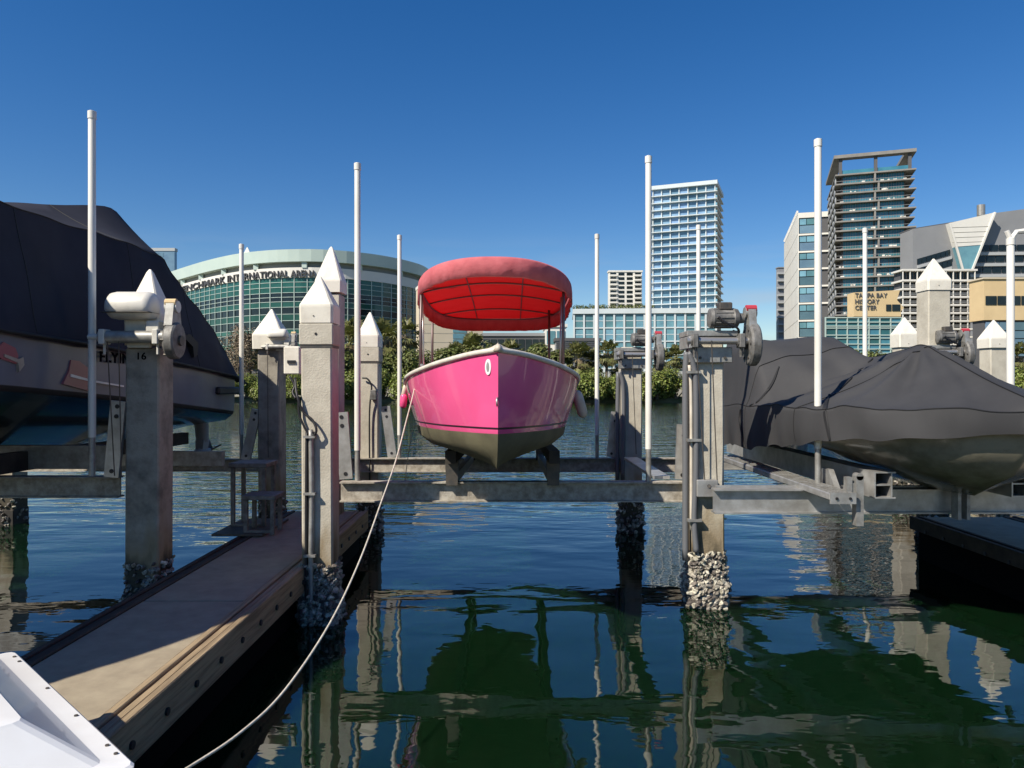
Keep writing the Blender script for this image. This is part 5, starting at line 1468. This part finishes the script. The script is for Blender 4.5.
def charcoal_cover():
    q = MB(); q.open = True
    NYc, NX = 130, 90
    rings = []
    for i in range(NYc + 1):
        u = i / NYc; y = lerp(GY0 - .05, GY1 + .06, u ** 1.25)
        t = min(max((y - GY0 + .05) / (GY1 - GY0), 0), 1)
        h = max(ghw(t) + .035, .03)
        row = []
        for j in range(NX + 1):
            w_ = 2 * j / NX - 1
            a = abs(w_)
            g, ridge, _ = cover_z(GX, y)
            hemz = linc([(5.5, 1.71), (6.1, 1.64), (7.0, 1.52), (8, 1.40), (10.1, 1.36)], y) + .010 * math.sin(y * 17 + w_ * 9) + .012 * math.sin(y * 6 + 1)
            if a < .78:
                v = a / .78; x = GX + math.copysign(h * v, w_)
                back = min(max((y - 7.7) / .8, 0), 1)
                e = lerp(1.05, 2.6, back)          # peaked over the bow pole, broad over the windscreen
                z = g + (ridge - g) * (1 - v ** e) - .05 * math.sin(math.pi * v) * (1 - back)
                # the windscreen stands up under the port half of the cover
                port = min(max((3.86 - x) / .16, 0), 1); port = port * port * (3 - 2 * port)
                up_ = min(max((x - (GX - h)) / .16, 0), 1); up_ = up_ * up_ * (3 - 2 * up_)
                plat = g + (2.62 + .012 * math.sin(x * 4) - g) * up_
                z = lerp(z, plat, back * port)
                # folds run out from the peak
                dx_, dy_ = x - PK.x, y - PK.y; rd_ = math.hypot(dx_, dy_); an = math.atan2(dy_, dx_)
                z += (.034 * math.sin(an * 9 + 1.3 * math.sin(an * 3)) + .034 * abs(math.sin(an * 8.5 + rd_ * 1.2)) ** 5) * min(rd_ / .35, 1) * max(1 - rd_ / 2.4, 0)
                z += .014 * math.sin(y * 5.0 + x * 1.7 + 1.4 * math.sin(x * 2.3)) * back
            else:
                v = (a - .78) / .22; x = GX + math.copysign(h + .015 * math.sin(v * 2.5) + .024 * v * math.sin(y * 7.5 + 2 * math.sin(y * 2.2) + v * 1.5) + .01 * v * math.sin(y * 19), w_)
                z = lerp(g, hemz, v)
                if t < .02: y_ = y - .02 * v
            row.append((x, y - (.03 * (a - .78) / .22 if a > .78 and i == 0 else 0), z))
        rings.append(row)
    q.loft(rings, closed=False, caps=False)
    # close the front and the stern
    n = NX + 1
    for rw, fl in ((rings[0], False), (rings[-1], True)):
        for j in range(NX // 2):
            a, b, c, d = rw[j], rw[j + 1], rw[NX - j - 1], rw[NX - j]
            q.add([a, b, c, d], [(0, 1, 2, 3)])
    o = q.build('cover', M['blackcover'], gb, smooth=True, angle=60)
    for j in (10, 45, 80):
        sq = MB(); sq.tube([Vector(r[j]) + Vector((0, -.002, .004)) for r in rings[1:-1]], .0045, 5); sq.build('seam', M['strap'], o)
    for i in (58, 96):
        sq = MB(); sq.tube([Vector(p) + Vector((0, -.004, .003)) for p in rings[i][1:-1]], .0045, 5); sq.build('seam', M['strap'], o)
    return o
gc = charcoal_cover()
# black straps lying on the cover
from mathutils.bvhtree import BVHTree
_bvh = BVHTree.FromPolygons([Vector(v.co) + Vector(rootof(gc).location) for v in gc.data.vertices], [tuple(p.vertices) for p in gc.data.polygons])
def lay_strap(pp, wd):
    hits = []
    sp = spline([(a, b, 0) for a, b in pp], 6)
    for p in sp:
        d = Vector(((p.x - 512) / F, 1, (384 - p.y) / F)).normalized()
        h = _bvh.ray_cast(Vector((0, 0, H)), d)
        if h[0] is not None: hits.append((h[0], h[1] if h[1].y < 0 else -h[1]))
    if len(hits) < 2: return
    q = MB(); rings = []
    for i, (p, n) in enumerate(hits):
        t = (hits[min(i + 1, len(hits) - 1)][0] - hits[max(i - 1, 0)][0]).normalized(); sd = t.cross(n).normalized()
        w2 = wd * (.45 + .55 * math.sin(math.pi * (i + .5) / len(hits)))
        rings.append([p + n * .003 - sd * w2, p + n * .012 - sd * w2 * .6, p + n * .012 + sd * w2 * .6, p + n * .003 + sd * w2])
    q.loft(rings); q.build('strap', M['strap'], gc)
lay_strap([(779, 367), (772, 384), (760, 400), (750, 406)], .016)
lay_strap([(741, 408), (740, 420), (743, 438), (746, 452)], .018)
lay_strap([(873, 359), (860, 370), (841, 389)], .014)
lay_strap([(829.5, 395), (825, 409), (828, 430), (832, 450)], .022)
# ------------------------------------------------------------------ ropes
rp_ = MB()
path = spline([P(417.5, 374, 6.9), P(413, 395, 6.7), P(407, 418, 6.45), P(396, 460, 5.95), P(382, 500, 5.4), P(360, 560, 4.75), P(330, 623, 4.15), P(285, 690, 3.6), P(240, 733, 3.25), P(186, 769, 2.98), P(150, 790, 2.8)], 7)
rp_.tube(path, .0062, 8)
tag(rp_.build('mooring_rope', M['rope'], smooth=True), 'long white mooring rope sagging from the pink boat down to the dock', 'rope')
rp_ = MB(); rp_.tube(spline([P(421, 374, 6.9), P(421.5, 400, 6.8), P(429, 436, 6.7), P(436, 447, 6.7)], 6), .002, 6)
rp_.build('thin_line', M['strap'], pb)
rp_ = MB(); rp_.tube(spline([P(412, 430, 7.35), P(409, 450, 7.35), P(405, 480, 7.35), P(403, 500, 7.35)], 6), .004, 6)
tag(rp_.build('hanging_rope', M['yrope'], smooth=True), 'thin yellowed rope end hanging below the left side of the pink boat', 'rope')
